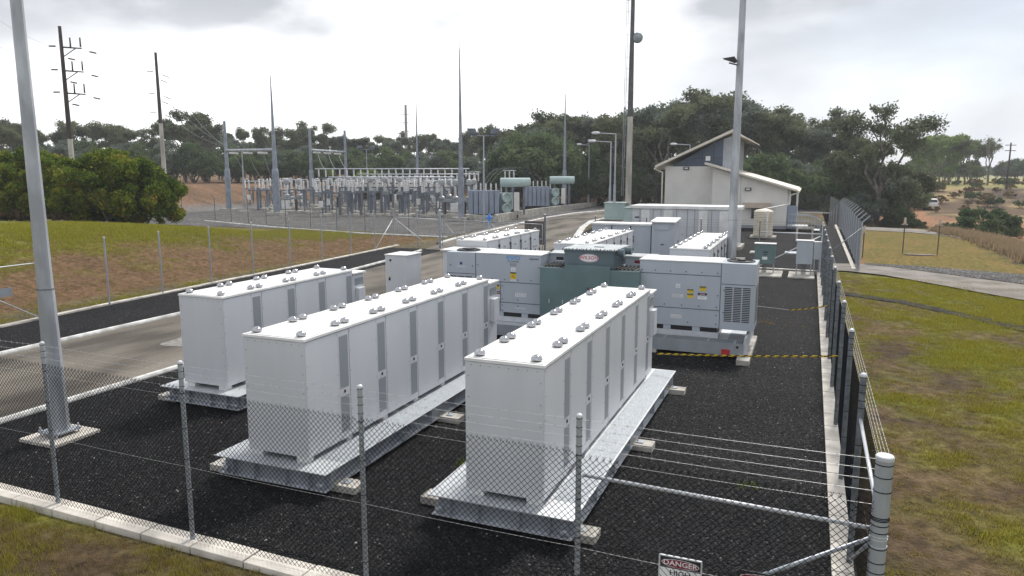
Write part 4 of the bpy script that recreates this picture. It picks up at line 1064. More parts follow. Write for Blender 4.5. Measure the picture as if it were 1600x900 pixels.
# ------------------------------------------------------------------ signs on the front fence
def sign(name, label, x, z, w, h, kind, y=7.17):
    t = thing(name, label, 'sign', (x, y, z - h / 2))
    b = MB(); b.box(x - w / 2, x + w / 2, y - .004, y + .004, z - h / 2, z + h / 2, 0); b.build('plate', 'white_sign' if kind == 0 else 'text_black', t)
    b = MB()
    for (a, c, d, e) in ((x - w / 2 - .012, x - w / 2, z - h / 2 - .012, z + h / 2 + .012), (x + w / 2, x + w / 2 + .012, z - h / 2 - .012, z + h / 2 + .012)): b.box(a, c, y - .010, y + .008, d, e)
    for (d, e) in ((z - h / 2 - .012, z - h / 2 - .0005), (z + h / 2 + .0005, z + h / 2 + .012)): b.box(x - w / 2 + .0005, x + w / 2 - .0005, y - .010, y + .008, d, e)
    if kind == 0: b.build('frame', 'galv_light', t)
    U, V_ = (1, 0, 0), (0, 0, 1); yy = y - .006
    b = MB()
    b.box(x - w / 2 + .003, x + w / 2 - .003, yy, yy + .0015, z + h / 2 - .125, z + h / 2 - .004, 1)
    zc = z + h / 2 - .066
    b.ellipse((x, yy - .001, zc), U, V_, w * .46, .048, 40, 0); b.ellipse((x, yy - .002, zc), U, V_, w * .445, .043, 40, 3)
    b.text('DANGER' if kind == 0 else 'SECURITY', (x, yy - .003, zc), U, V_, .078 if kind == 0 else .062, 0, stretch=1.12)
    if kind == 0:
        b.text('HIGH', (x, yy, zc - .11), U, V_, .082, 1, stretch=1.1); b.text('VOLTAGE', (x, yy, zc - .20), U, V_, .082, 1, stretch=1.1); b.text('KEEP OUT', (x, yy, zc - .31), U, V_, .07, 1)
    else:
        b.text('NOTICE', (x, yy, zc - .13), U, V_, .08, 0)
    b.build('lettering', LM, t)
    return t
sign('danger_sign', 'white danger high voltage sign with red oval on the front fence', -1.015, 1.02, 0.42, 0.46, 0)
sign('security_sign', 'black security sign with a red oval beside the white danger sign', -0.17, 1.05, 0.54, 0.42, 1)
b = MB(); b.box(-25.45, -25.43, 16.05, 16.6, 1.0, 1.3); tag(b.build('fence_sign', 'galv'), 'small white plate on the left wire fence', 'sign')

# ------------------------------------------------------------------ lighting columns in the compound
def light_column(label, x, y, r0, r1, h, collar, rz=0, lamps=True, pad=0.55):
    t = thing('light_column', label, 'pole', (x, y, 0))
    b = MB(); b.cyl((x, y, .16), (x, y, collar), r0 * 1.06, r0 * .97 - (r0 - r1) * collar / h, 8, True, None, rz); b.cyl((x, y, collar - .012), (x, y, collar), r0 * .985 - (r0 - r1) * collar / h + .012, r0 * .985 - (r0 - r1) * collar / h + .012, 8, True, 1, rz)
    b.cyl((x, y, collar), (x, y, h), r0 * .92 - (r0 - r1) * collar / h, r1, 8, True, None, rz)
    b.build('shaft', ['pole_steel', 'seam'], t)
    b = MB(); b.box(x - pad, x + pad, y - pad, y + pad, -.1, .07); b.build('concrete_pad', 'kerb_concrete', t, bevel=.02)
    b = MB(); b.box(x - r0 * 1.5, x + r0 * 1.5, y - r0 * 1.5, y + r0 * 1.5, .13, .16); b.build('base_plate', 'galv', t)
    for sx in (-1, 1):
        for sy in (-1, 1):
            b = MB(); b.cyl((x + sx * r0 * 1.3, y + sy * r0 * 1.3, .07), (x + sx * r0 * 1.3, y + sy * r0 * 1.3, .25), .018, .018, 6); b.cyl((x + sx * r0 * 1.3, y + sy * r0 * 1.3, .161), (x + sx * r0 * 1.3, y + sy * r0 * 1.3, .19), .035, .035, 6); b.build('anchor_bolt', 'galv_light', t)
    return t
light_column('thick octagonal steel column at the far left foreground on a concrete pad', -13.58, 9.50, 0.178, 0.068, 13.5, 3.0, R(10), pad=.50)
t = light_column('tall steel column with floodlight rising behind the right inverter', -2.87, 31.5, 0.215, 0.105, 15.0, 3.3, R(10))
for z, sgn in ((9.75, -1), (14.6, 1)):
    b = MB(); b.cyl((-2.97, 31.45, z - .25), (-3.25 if sgn < 0 else -2.6, 31.1, z - .2), .03, .03, 6); b.build('lamp_bracket', 'black', t)
    b = MB(); b.prism([(-3.5, z - .02), (-3.05, z + .03), (-2.95, z - .12), (-3.05, z - .2), (-3.28, z - .1)], .34, 'y', base=31.0); b.build('floodlight', 'black', t)

# small cabinets at the right back
def pad_cab(label, x0, x1, y, z0, z1, mt, d=.5, legs=True):
    t = thing('electrical_cabinet', label, 'cabinet', ((x0 + x1) / 2, y, 0))
    b = MB(); b.box(x0, x1, y, y + d, z0, z1); b.build('body', mt, t, bevel=.01)
    b = MB(); b.box(x0 - .04, x1 + .04, y - .04, y + d + .04, z1 + .001, z1 + .04); b.build('roof', 'white_top', t)
    for x in (x0 + .05, x1 - .05): b = MB(); b.box(x - .03, x + .03, y + .2, y + .28, .06, z0 - .001 if x < x1 - .06 else z0 - .001); b.build('leg', 'galv', t)
    b = MB(); xm = (x0 + x1) / 2
    for k in range(4): b.cyl((xm - .1 + k * .06, y + .25, .06), (xm - .1 + k * .06, y + .25, z0 - .001), .022, .022, 6)
    b.build('conduit', 'post_steel', t)
    return t
t = pad_cab('green electrical cabinet on legs left of the grey cabinet near the back fence', -2.46, -1.45, 40, .55, 1.56, 'green_paint')
b = MB(); b.box(-2.05, -1.8, 39.985, 39.999, 1.12, 1.17, 1); b.box(-2.03, -1.83, 39.985, 39.999, 1.0, 1.04, 1); b.box(-2.08, -1.82, 39.985, 39.999, .75, .9, 0); b.build('nameplates', LM, t)
pad_cab('tall grey electrical cabinet on legs at the back right corner of the compound', -.42, .36, 40, .6, 1.78, 'grey_paint')
pad_cab('small grey box partly hidden by the corner fence posts', .42, .76, 41.0, .75, 1.65, 'grey_paint', .3)
for x0_, x1_, l in ((-2.75, -1.05, 'concrete pad under the green cabinet'), (-.75, .5, 'concrete pad under the tall grey cabinet')):
    b = MB(); b.box(x0_, x1_, 38.75, 41.2, -.05, .06); tag(b.build('concrete_pad', 'concrete', bevel=.01), l, 'pad')
b = MB(); b.cyl((-3.45, 35.0, 1.35), (-3.45, 35.0, 1.95), .19, .19, 16); b.cyl((-3.45, 35.0, .42), (-3.45, 35.0, 1.349), .04, .04, 8, True, 1); tag(b.build('red_drum', ['orange_red', 'galv']), 'orange red canister standing beside the steel light column', 'canister')

# ------------------------------------------------------------------ container with cooling units
t = thing('container', 'long white container with four cooling units in front of the station house', 'container', (-8, 53, 0))
b = MB(); b.box(-11.7, -4.35, 52.0, 54.4, .25, 2.72); b.build('body', 'white_paint', t, bevel=.02)
b = MB(); b.box(-11.85, -4.2, 51.85, 54.55, 2.721, 2.95); b.build('roof', 'white_top', t, bevel=.03)
for x in (-10.7, -9.1, -6.7, -5.3):
    b = MB(); b.box(x - .3, x + .3, 51.72, 51.999, 1.1, 2.6); b.build('cooling_unit', 'white_top', t, bevel=.02)
b = MB()
for x in (-11.15, -10.2, -9.65, -8.55, -7.8, -7.3, -6.15, -4.9): b.box(x - .02, x + .02, 51.985, 51.999, .3, 2.7)
for x in (-8.4, -8.1, -7.5, -6.0): b.box(x - .05, x + .0, 51.98, 51.999, .9, 1.0)
b.build('door_gap', 'vent_grey', t)
b = MB(); b.box(-11.5, -11.2, 51.985, 51.999, 2.05, 2.15); b.build('nameplate', 'text_black', t)
b = MB(); b.box(-11.9, -4.1, 51.7, 54.7, 0.0, .24); b.build('plinth', 'concrete', t)
# green boxes
for x0_, x1_, y0_, y1_, z1_, l in ((-21.2, -18.9, 80, 82, 1.9, 'left pale green box beside the station road'), (-18.3, -16.3, 77.5, 79.3, 1.5, 'low pale green box with tray top between the other two'), (-16.6, -14.4, 80, 82, 1.75, 'right pale green box next to the white container')):
    t = thing('kiosk', l, 'kiosk', ((x0_ + x1_) / 2, y0_, 0))
    b = MB(); b.box(x0_, x1_, y0_, y1_, .1, z1_); b.build('body', 'conservator', t, bevel=.03)
    b = MB(); b.box(x0_ - .1, x1_ + .1, y0_ - .1, y1_ + .1, z1_ + .001, z1_ + .1); b.build('roof', 'conservator', t)
    b = MB(); b.box(x0_ - .3, x1_ + .3, y0_ - .3, y1_ + .3, -.05, .099); b.build('plinth', 'concrete', t)

# ------------------------------------------------------------------ station house
H = thing('station_house', 'cream rendered house with two skillion roofs and a dark blue gable', 'house', (-7.5, 78, 0))
def wall_prism(name, poly, y0, y1, mt, parent=H, bevel=0): # polygon in x,z
    b = MB(); b.prism(poly, y1 - y0, 'y', base=y0); return b.build(name, mt, parent, bevel=bevel)
wall_prism('front_wall', [(-8.75, 0), (-1.85, 0), (-1.85, 3.78), (-8.75, 5.75)], 73.4, 86.5, 'render_wall')
wall_prism('high_wall', [(-13.7, 0), (-8.76, 0), (-8.76, 5.9), (-13.7, 5.9)], 75.5, 90, 'render_wall')
wall_prism('gable_cladding', [(-13.1, 5.901), (-8.1, 5.901), (-8.1, 8.55), (-8.7, 8.35)], 75.55, 89.9, 'cladding')
b = MB()
for x, z1_ in ((-11.6, 6.6), (-10.1, 7.45), (-9.0, 8.1)): b.box(x - .02, x + .02, 75.53, 75.549, 5.92, z1_)
b.box(-11.0, -8.1, 75.53, 75.5485, 6.7, 6.73); b.build('cladding_joint', 'black', H)
b = MB(); b.box(-9.75, -9.3, 75.50, 75.529, 6.45, 6.9); b.build('wall_vent', 'white_sign', H)
wall_prism('clerestory', [(-8.099, 5.2), (-7.3, 5.2), (-7.3, 8.85), (-8.099, 8.55)], 75.6, 90, 'translucent_panel')
b = MB()
for z in np.arange(5.6, 8.6, .45): b.box(-7.2995, -7.285, 75.61, 89.9, z, z + .03)
for y in np.arange(76.4, 90, 1.2): b.box(-7.2845, -7.27, y, y + .05, 5.6, 8.7)
for x in (-7.9, -7.65): b.box(x, x + .03, 75.585, 75.599, 5.6, 8.6)
b.build('panel_joint', 'text_grey', H)
# roofs: slabs in x,z extruded along y
def slab(name, x0_, z0_, x1_, z1_, th, y0_, y1_, mt):
    b = MB(); b.prism([(x0_, z0_), (x1_, z1_), (x1_, z1_ + th), (x0_, z0_ + th)], y1_ - y0_, 'y', base=y0_); return b.build(name, mt, H, bevel=.02)
slab('upper_roof', -14.6, 5.75, -7.2, 9.18, .24, 74.6, 91, 'roof_cream')
b = MB(); b.prism([(-7.19, 9.1), (-5.65, 8.42), (-5.65, 8.52), (-7.19, 9.28)], 16.3, 'y', base=74.65); b.build('roof_overhang', 'roof_cream', H)
b = MB()
for y in np.arange(76, 91, 1.4): b.prism([(-7.25, 8.70), (-5.9, 8.35), (-5.9, 8.44), (-7.25, 9.02)], .08, 'y', base=y)
b.build('rafter', 'soffit', H)
slab('lower_roof', -9.45, 6.05, -0.95, 3.52, .20, 72.6, 87.2, 'roof_cream')
b = MB(); b.box(-15.0 + .3, -14.55, 74.6, 91, 5.60, 5.78); b.box(-0.96, -0.80, 72.6, 87.2, 3.45, 3.62); b.build('gutter', 'roof_cream', H)
b = MB(); b.cyl((-13.95, 75.3, 0), (-13.95, 75.3, 5.3), .07, .07, 8); b.cyl((-13.95, 75.3, 5.3), (-14.6, 75.0, 5.6), .07, .07, 8); b.build('downpipe', 'roof_cream', H)
b = MB(); b.cyl((-1.0, 73.0, 3.4), (-1.6, 73.2, 3.2), .06, .06, 8); b.cyl((-1.6, 73.3, 3.2), (-1.6, 73.3, 2.4), .06, .06, 8); b.cyl((-1.6, 73.2, 2.4), (-3.6, 63.5, 2.25), .05, .05, 8); b.build('downpipe', 'white_top', H)
for x, y, z in ((-11.6, 75.42, 5.72), (-5.4, 73.32, 3.72)):
    b = MB(); b.box(x - .28, x + .28, y - .06, y + .079, z - .14, z + .14, 0); b.box(x - .18, x + .18, y - .075, y - .061, z - .06, z + .06, 1); b.build('wall_light', ['black', 'light_face'], H)
b = MB(); b.box(-5.75, -3.25, 72.5, 73.399, 1.98, 2.45); b.build('awning', 'awning', H)
b = MB(); b.box(-5.0, -3.7, 73.36, 73.399, 1.0, 1.9); wdw = b.build('window', 'glass', H)
b = MB(); b.box(-4.37, -4.33, 73.33, 73.359, 1.0, 1.9); b.box(-5.04, -3.66, 73.33, 73.359, .95, .999); b.box(-5.04, -3.66, 73.33, 73.359, 1.901, 1.95); b.build('frame', 'black', wdw)
b = MB(); b.box(-6.1, -6.07, 73.38, 73.399, 0, 5.0); b.box(-8.75, -1.85, 73.38, 73.399, 0.0, .3); b.build('control_joint', 'vent_grey', H)
b = MB(); b.box(-1.84, -0.95, 74.2, 75.4, 0, 2.15); tag(b.build('blue_locker', 'radiator', bevel=.02), 'blue grey tall locker against the right end of the station house', 'locker')
b = MB(); b.cyl((-1.05, 76.5, 0), (-1.05, 76.5, 3.4), .08, .08, 8); b.cyl((-1.05, 80.5, 0), (-1.05, 80.5, 3.4), .08, .08, 8); b.build('veranda_post', 'white_top', H)
t = thing('hand_rail', 'galvanised steps with hand rails at the right end of the station house', 'steps', (0, 72, 0))
for y in (71.0, 73.0):
    b = MB(); b.tube([(-1.6, y, 1.45), (.1, y, 1.45), (1.1, y, 1.0), (1.1, y, 0)], .035, 6); b.tube([(-1.6, y, .9), (.1, y, .9), (1.1, y, .5)], .03, 6)
    for x in np.arange(-1.6, 1.0, .28): b.cyl((x, y, .2), (x, y, 1.45 if x < .1 else 1.45 - (x - .1) * .45), .016, .016, 4)
    b.build('railing', 'galv', t)
b = MB(); b.box(-1.7, .1, 71.0, 73.0, .42, .5); b.box(.1005, .6, 71.0, 73.0, .24, .3); b.box(.6005, 1.1, 71.0, 73.0, .08, .14); b.build('tread', 'galv_plate', t)
t = thing('water_tank', 'ribbed beige water tank with white pipe in front of the station house', 'tank', (-2.9, 63.2, 0))
pr = [(0.0, .12)]
for k in range(15): z = .15 + k * .135; pr += [(.74, z), (.78, z + .05), (.74, z + .1)]
pr += [(.6, 2.25), (.2, 2.33)]
pr[0] = (.7, .12)
b = MB(); b.lathe((-3.35, 63.4, 0), pr, 28); b.build('tank_body', 'tank_beige', t, smooth=False)
b = MB(); b.box(-4.3, -2.3, 62.4, 64.4, 0, .119); b.build('plinth', 'concrete', t)
b = MB(); b.cyl((-3.0, 62.45, 0.12), (-3.0, 62.45, 2.2), .07, .07, 8); b.build('pipe', 'white_top', t)
b = MB(); b.box(-.75, -.6, 60.2, 60.35, 0, 1.15); b.box(-.599, .35, 60.2, 60.35, 1.0, 1.15); b.box(.351, .5, 60.2, 60.35, 0, 1.15) 
tag(b.build('bollard_rail', 'kerb_concrete', bevel=.01), 'white concrete hoop barrier on the gravel beside the fence corner', 'barrier')
for x, y, l, mt in ((-2.9, 50.5, 'flat concrete lid on the gravel left of the green box', 'concrete'), (-.75, 51.0, 'grey grid drain cover on the gravel behind the cabinets', 'galv'), (-3.9, 46.0, 'flat concrete pit cover nearest the back fence', 'concrete')):
    b = MB(); b.box(x - .5, x + .5, y - .6, y + .6, 0, .09); tag(b.build('pit_cover', mt, bevel=.01), l, 'pit cover')
b = MB(); b.box(-2.75, -2.1, 48.5, 49.2, 0, .5, 0); b.box(-2.8, -2.05, 48.45, 49.25, .501, .55, 1); tag(b.build('green_box', ['lime_leaf', 'green_paint']), 'small green ground box behind the green cabinet', 'box')
b = MB(); b.prism([(-2.9 + .35 * math.cos(i), 36.2 + .3 * math.sin(i)) for i in np.linspace(0, 2 * PI, 9)[:-1]], .75, base=0.0); b.box(-3.3, -2.5, 36.0, 36.5, .751, .8, 1)
tag(b.build('valve_pit', ['black', 'white_top']), 'dark valve stack with white cap beside the foot of the light column', 'valve')

# ------------------------------------------------------------------ switchyard
def insul(b, x, y, z0, z1, r=.11, m=0, sheds=8):
    pr = [(r * .5, z0)]
    h = (z1 - z0) / sheds
    for k in range(sheds):
        z = z0 + k * h; pr += [(r * .5, z + h * .15), (r, z + h * .35), (r * .55, z + h * .75)]
    pr.append((r * .5, z1)); b.lathe((x, y, 0), pr, 8, m)
    b.cyl((x, y, z1), (x, y, z1 + .08), r * .6, r * .6, 8, True, 1)
def footpad(t, x, y, w=.7, d=.7):
    b = MB(); b.box(x - w, x + w, y - d, y + d, -.05, .25); b.build('footing', 'concrete', t)
def bus_stand():   # two columns, beam, three insulators (local, width along x)
    t = thing('bus_support', '', 'switchgear')
    for x in (-1.3, 1.3):
        footpad(t, x, 0); b = MB(); b.box(x - .12, x + .12, -.12, .12, .251, 2.6); b.build('column', 'steel_struct', t)
    b = MB(); b.box(-2.0, 2.0, -.14, .14, 2.601, 2.8); b.build('beam', 'steel_struct', t)
    for x in (-1.6, 0, 1.6):
        b = MB(); insul(b, x, 0, 2.801, 4.0, .15); b.build('insulator', ['insulator', 'galv'], t)
    return t
def disconnector():
    t = thing('isolator', '', 'switchgear')
    for x in (-1.4, 1.4):
        for y in (-.7, .7):
            b = MB(); b.box(x - .09, x + .09, y - .09, y + .09, .251, 2.5)
            b.build('column', 'steel_struct', t)
        footpad(t, x, 0, .5, 1.1)
        b = MB(); b.cyl((x, -.7, .4), (x, .7, 2.4), .035, .035, 5); b.cyl((x, .7, .4), (x, -.7, 2.4), .035, .035, 5); b.build('bracing', 'steel_struct', t)
    b = MB()
    for y in (-.8, .8): b.box(-2.3, 2.3, y - .08, y + .08, 2.501, 2.65)
    for x in (-2.0, 0, 2.0): b.box(x - .1, x + .1, -.719, .719, 2.502, 2.649)
    b.build('frame', 'steel_struct', t)
    for x in (-2.0, 0, 2.0):
        for y in (-.8, .8):
            b = MB(); insul(b, x, y, 2.651, 3.75, .14); b.build('insulator', ['insulator', 'galv'], t)
        b = MB(); b.cyl((x, -.85, 3.9), (x, .85, 3.9), .04, .04, 6); b.build('blade', 'galv_light', t)
    b = MB(); b.box(-1.75, -1.3, -.95, -.8, 1.0, 1.7); b.build('control_box', 'white_top', t)
    return t
def breaker():
    t = thing('circuit_breaker', '', 'switchgear')
    footpad(t, 0, 0, 2.0, .6)
    for x in (-1.1, 1.1): b = MB(); b.box(x - .1, x + .1, -.25, .25, .251, 1.6); b.build('leg', 'black', t)
    b = MB(); b.box(-1.9, 1.9, -.2, .2, 1.601, 1.85); b.build('crossbeam', 'tank_grey', t)
    for x in (-1.5, 0, 1.5):
        b = MB(); b.lathe((x, 0, 0), [(.2, 1.851), (.34, 1.95), (.34, 2.15), (.18, 2.25)], 12, 2); insul(b, x, 0, 2.25, 3.3, .16, 0, 9); b.lathe((x, 0, 0), [(.12, 3.38), (.3, 3.48), (.34, 3.8), (.3, 4.0), (.1, 4.1)], 12, 2)
        b.build('pole_unit', ['insulator', 'galv', 'insulator_grey'], t)
    b = MB(); b.box(-.5, .45, -.75, -.27, .5, 1.5); b.build('control_box', 'white_top', t)
    return t
def ct():
    t = thing('current_transformer', '', 'switchgear')
    footpad(t, 0, 0, .45, .45)
    b = MB(); b.box(-.11, .11, -.11, .11, .251, 2.3); b.build('column', 'steel_struct', t)
    b = MB(); b.box(-.3, .3, -.3, .3, 2.301, 2.7); b.build('base_tank', 'tank_grey', t)
    b = MB(); insul(b, 0, 0, 2.701, 3.7, .19, 0, 9); b.build('insulator', ['insulator', 'galv'], t)
    b = MB(); b.lathe((0, 0, 0), [(.15, 3.79), (.33, 3.85), (.36, 4.1), (.3, 4.3), (.1, 4.38)], 12); b.build('head', 'insulator_grey', t)
    return t
protos = {'bus': bus_stand(), 'dis': disconnector(), 'brk': breaker(), 'ct': ct()}
lay = []
rnd = random.Random(3)
words_ = ['front', 'second', 'third', 'fourth', 'fifth', 'sixth', 'seventh', 'back']
cols = ['left', 'inner left', 'centre left', 'centre', 'centre right', 'right', 'far right']
kinds_name = {'bus': 'three insulators on a steel stand', 'dis': 'isolator frame with paired white insulators', 'brk': 'circuit breaker with white control box', 'ct': 'single current transformer column'}
rowsY = [78, 84, 90, 96, 102, 109, 116]
pattern = [['dis', 'brk', 'bus', 'bus', 'dis', 'brk'], ['bus', 'ct', 'dis', 'dis', 'ct', 'dis'], ['brk', 'dis', 'ct', 'brk', 'bus', 'bus'], ['dis', 'bus', 'brk', 'dis', 'dis', 'ct'], ['bus', 'dis', 'bus', 'bus', 'brk', 'dis'], ['dis', 'bus', 'dis', 'dis', 'bus', 'dis'], ['bus', 'dis', 'bus', 'bus', 'dis', 'bus']]
def colx(c, y): return -(0.86 - 0.098 * c) * y + 1.5
U2 = Vector((math.cos(YAW), math.sin(YAW), 0))
def atp(px, D):  # point on the ground along a bearing, at a forward distance
    u = (px - 800) / 1137.0; fw = Vector((-math.sin(YAW), math.cos(YAW), 0)); rr = Vector((math.cos(YAW), math.sin(YAW), 0))
    return fw * D + rr * (u * D * 1.0125)
def at3(px, D, z): p = atp(px, D); return (p.x, p.y, z)
ORD = ['1st', '2nd', '3rd', '4th', '5th', '6th', '7th', '8th', '9th', '10th', '11th']
seqs = ['dbcbdk', 'kbdcbdk', 'bdkcdbd', 'dkbdbdkb', 'bdbdkbdb']
full = {'d': 'dis', 'b': 'bus', 'c': 'ct', 'k': 'brk'}
for ri, (D, pa_, pb_) in enumerate([(90, 515, 730), (98, 430, 742), (107, 395, 745), (117, 392, 748), (126, 430, 752)]):
    sq = seqs[ri]
    for c, ch in enumerate(sq):
        k = full[ch]; p = atp(pa_ + (pb_ - pa_) * (c + .5) / len(sq) + rnd.uniform(-4, 4), D + rnd.uniform(-1, 1))
        lab = '%s, %s from left in the %s row' % (kinds_name[k], ORD[c], words_[ri])
        place(protos[k], (p.x, p.y, 0.01), YAW + rnd.choice((0, 0, 0, PI / 2)), lab, 'switchgear standing in the yard', 1.1)
        if k == 'ct':
            for q in (-1.8, 1.8):
                place(protos[k], (p.x + q * U2.x, p.y + q * U2.y, 0.01), YAW, lab.replace('single', 'left of three' if q < 0 else 'right of three'), 'switchgear standing in the yard', 1.1)
# bus tubes: high and low
def tube_thing(name, label, p0, p1, r, n, drop, mt='galv_light'):
    t = thing(name, label, 'busbar', p0)
    b = MB(); b.cyl(p0, p1, r, r, 8); b.build('tube', mt, t, smooth=True)
    p0 = Vector(p0); p1 = Vector(p1)
    for i in range(n):
        q = p0.lerp(p1, (i + .5) / n); b = MB(); insul(b, q.x, q.y, q.z - drop, q.z - .12, .14, 0, 8); b.build('insulator', ['insulator', 'galv'], t)
    d = (p1 - p0).normalized()
    b = MB(); a = p0 + d * .3; c = p1 - d * .3; zz = p0.z - drop - .2
    b.cyl((a.x, a.y, zz), (c.x, c.y, zz), .11, .11, 4); b.build('support_beam', 'steel_struct', t)
    for i in range(max(2, n // 3)):
        q = p0.lerp(p1, (i + .5) / max(2, n // 3)); b = MB(); b.box(q.x - .13, q.x + .13, q.y - .13, q.y + .13, 0, zz - .08); b.build('column', 'steel_struct', t)
    return t
tube_thing('high_busbar', 'upper white busbar tube crossing the back of the switchyard', at3(500, 112, 5.9), at3(735, 112, 5.9), .08, 22, 1.2)
tube_thing('high_busbar', 'second white busbar tube just behind the front gantries', at3(565, 103, 5.1), at3(748, 103, 5.1), .07, 20, 1.1)
tube_thing('low_busbar', 'lower white busbar tube nearest the viewer in the switchyard', at3(520, 92, 4.75), at3(712, 92, 4.75), .07, 20, 1.1)
tube_thing('low_busbar', 'short busbar on insulators at the left end of the switchyard', at3(393, 104, 4.1), at3(462, 104, 4.1), .06, 7, 1.1)
tube_thing('cable_support', 'three white post insulators above the first big transformer', at3(786, 104, 5.6), at3(806, 104, 5.6), .05, 3, 1.3)
tube_thing('cable_support', 'insulator pairs between the masts and the first transformer', at3(732, 108, 5.4), at3(752, 108, 5.4), .05, 3, 1.3)

# gantry masts and beams
def gmast(label, px, D, h, r0, r1, spike=True, z=None):
    p = atp(px, D); t = thing('lightning_mast' if h > 13 else 'gantry_column', label, 'mast', (p.x, p.y, 0))
    z1 = min(h * .45, 5.5)
    b = MB(); b.cyl((p.x, p.y, .2), (p.x, p.y, z1), r0, r0 * .93, 8); b.cyl((p.x, p.y, z1), (p.x, p.y, z1 + .35), r0 * .93, r0 * .68, 8); b.cyl((p.x, p.y, z1 + .35), (p.x, p.y, h), r0 * .68, r1, 8); b.build('shaft', 'steel_mast', t)
    b = MB(); b.box(p.x - r0 * 2.4, p.x + r0 * 2.4, p.y - r0 * 2, p.y + r0 * 2, -.05, .4); b.build('footing', 'concrete', t)
    if spike: b = MB(); b.cyl((p.x, p.y, h), (p.x, p.y, h + (2.0 if h < 13 else 2.6)), .022, .01, 5); b.build('lightning_rod', 'steel_struct', t)
    return t, p
gm = {}
for key, l, px, D, h, r0, r1 in (('a', 'left gantry column with a beam and dark tip, at the left of the switchyard', 366, 101, 12.2, .40, .17), ('b', 'tall lightning mast second from the left in the switchyard', 439, 92, 17.0, .44, .05), ('c', 'left column of the far gantry in the switchyard', 494, 124, 12.4, .42, .20), ('d', 'right column of the far gantry in the switchyard', 547, 130, 12.6, .36, .2),
                              ('e', 'tall dark tipped lightning mast left of the first transformer', 722, 81, 18.4, .36, .05), ('f', 'pale lightning mast right of the second transformer', 880, 111, 16.8, .38, .05), ('g', 'thin distant lightning mast in the middle of the switchyard', 656, 128, 17.0, .36, .05)):
    gm[key] = gmast(l, px, D, h, r0, r1)[1]
def gbeam(label, pa, pb, z0_, z1_):
    t = thing('gantry_beam', label, 'beam', (pa.x, pa.y, z0_))
    b = MB(); b.cyl((pa.x, pa.y, z0_), (pb.x, pb.y, z1_), .17, .17, 8); b.build('beam', 'pole_steel', t)
    for k in (.2, .5, .8):
        q = Vector((pa.x, pa.y, z0_)).lerp(Vector((pb.x, pb.y, z1_)), k); b = MB(); b.cyl((q.x - .9, q.y, q.z - .35), (q.x + .5, q.y, q.z - .4), .14, .14, 6); b.build('strain_insulator', 'insulator', t)
gbeam('pale steel gantry beam between the two left columns', gm['a'], gm['b'] + Vector((0, 0, 0)), 8.3, 8.1)
gbeam('pale steel beam of the far gantry', gm['c'], gm['d'], 9.1, 8.9)
# thin pole with cables under the first gantry
def wires(label, segs, r=.02, mt='wire_far', name='power_line'):
    b = MB()
    for p0, p1, sag in segs:
        p0 = Vector(p0); p1 = Vector(p1); pts = []
        for i in range(13):
            t = i / 12; q = p0.lerp(p1, t); q.z -= sag * 4 * t * (1 - t); pts.append(q)
        b.tube(pts, r, 4)
    o = b.build(name, mt); tag(o, label, 'cable'); return o
sg = []
for k in (.2, .5, .8):
    q = Vector((gm['a'].x, gm['a'].y, 8)).lerp(Vector((gm['b'].x, gm['b'].y, 8)), k); e = at3(405 + 45 * k, 104, 4.2); sg.append((q - Vector((0, 0, .4)), e, 1.0))
wires('slack drop cables from the left gantry beam to the left busbar', sg, .025, 'wire_pale', 'drop_cables')
sg = []
for k in (.2, .5, .8):
    q = Vector((gm['c'].x, gm['c'].y, 9)).lerp(Vector((gm['d'].x, gm['d'].y, 9)), k); sg.append((q - Vector((0, 0, .4)), at3(505 + 55 * k, 112, 5.9), .6))
wires('slack drop cables from the far gantry beam to the high busbar', sg, .025, 'wire_pale', 'drop_cables')
sg = []
for i in range(3): sg += [(at3(789 + 8 * i, 104, 5.8), at3(755 + 6 * i, 92, 3.9), -.8), (at3(790 + 8 * i, 104, 5.8), at3(830 + 8 * i, 106, 3.9), -1.0)]
wires('pale flexible cables looping between the two big transformers', sg, .018, 'wire_far', 'flexible_cables')
p = atp(390, 96); t = thing('steel_post', 'slim steel post standing under the left gantry beam', 'post', (p.x, p.y, 0))
b = MB(); b.cyl((p.x, p.y, .2), (p.x, p.y, 4.6), .16, .15, 8); b.cyl((p.x, p.y, 4.6), (p.x, p.y, 8.1), .09, .06, 8); b.build('shaft', 'pole_steel', t)
b = MB(); b.box(p.x - .7, p.x + .7, p.y - .5, p.y + .5, -.05, .35); b.build('footing', 'concrete', t)

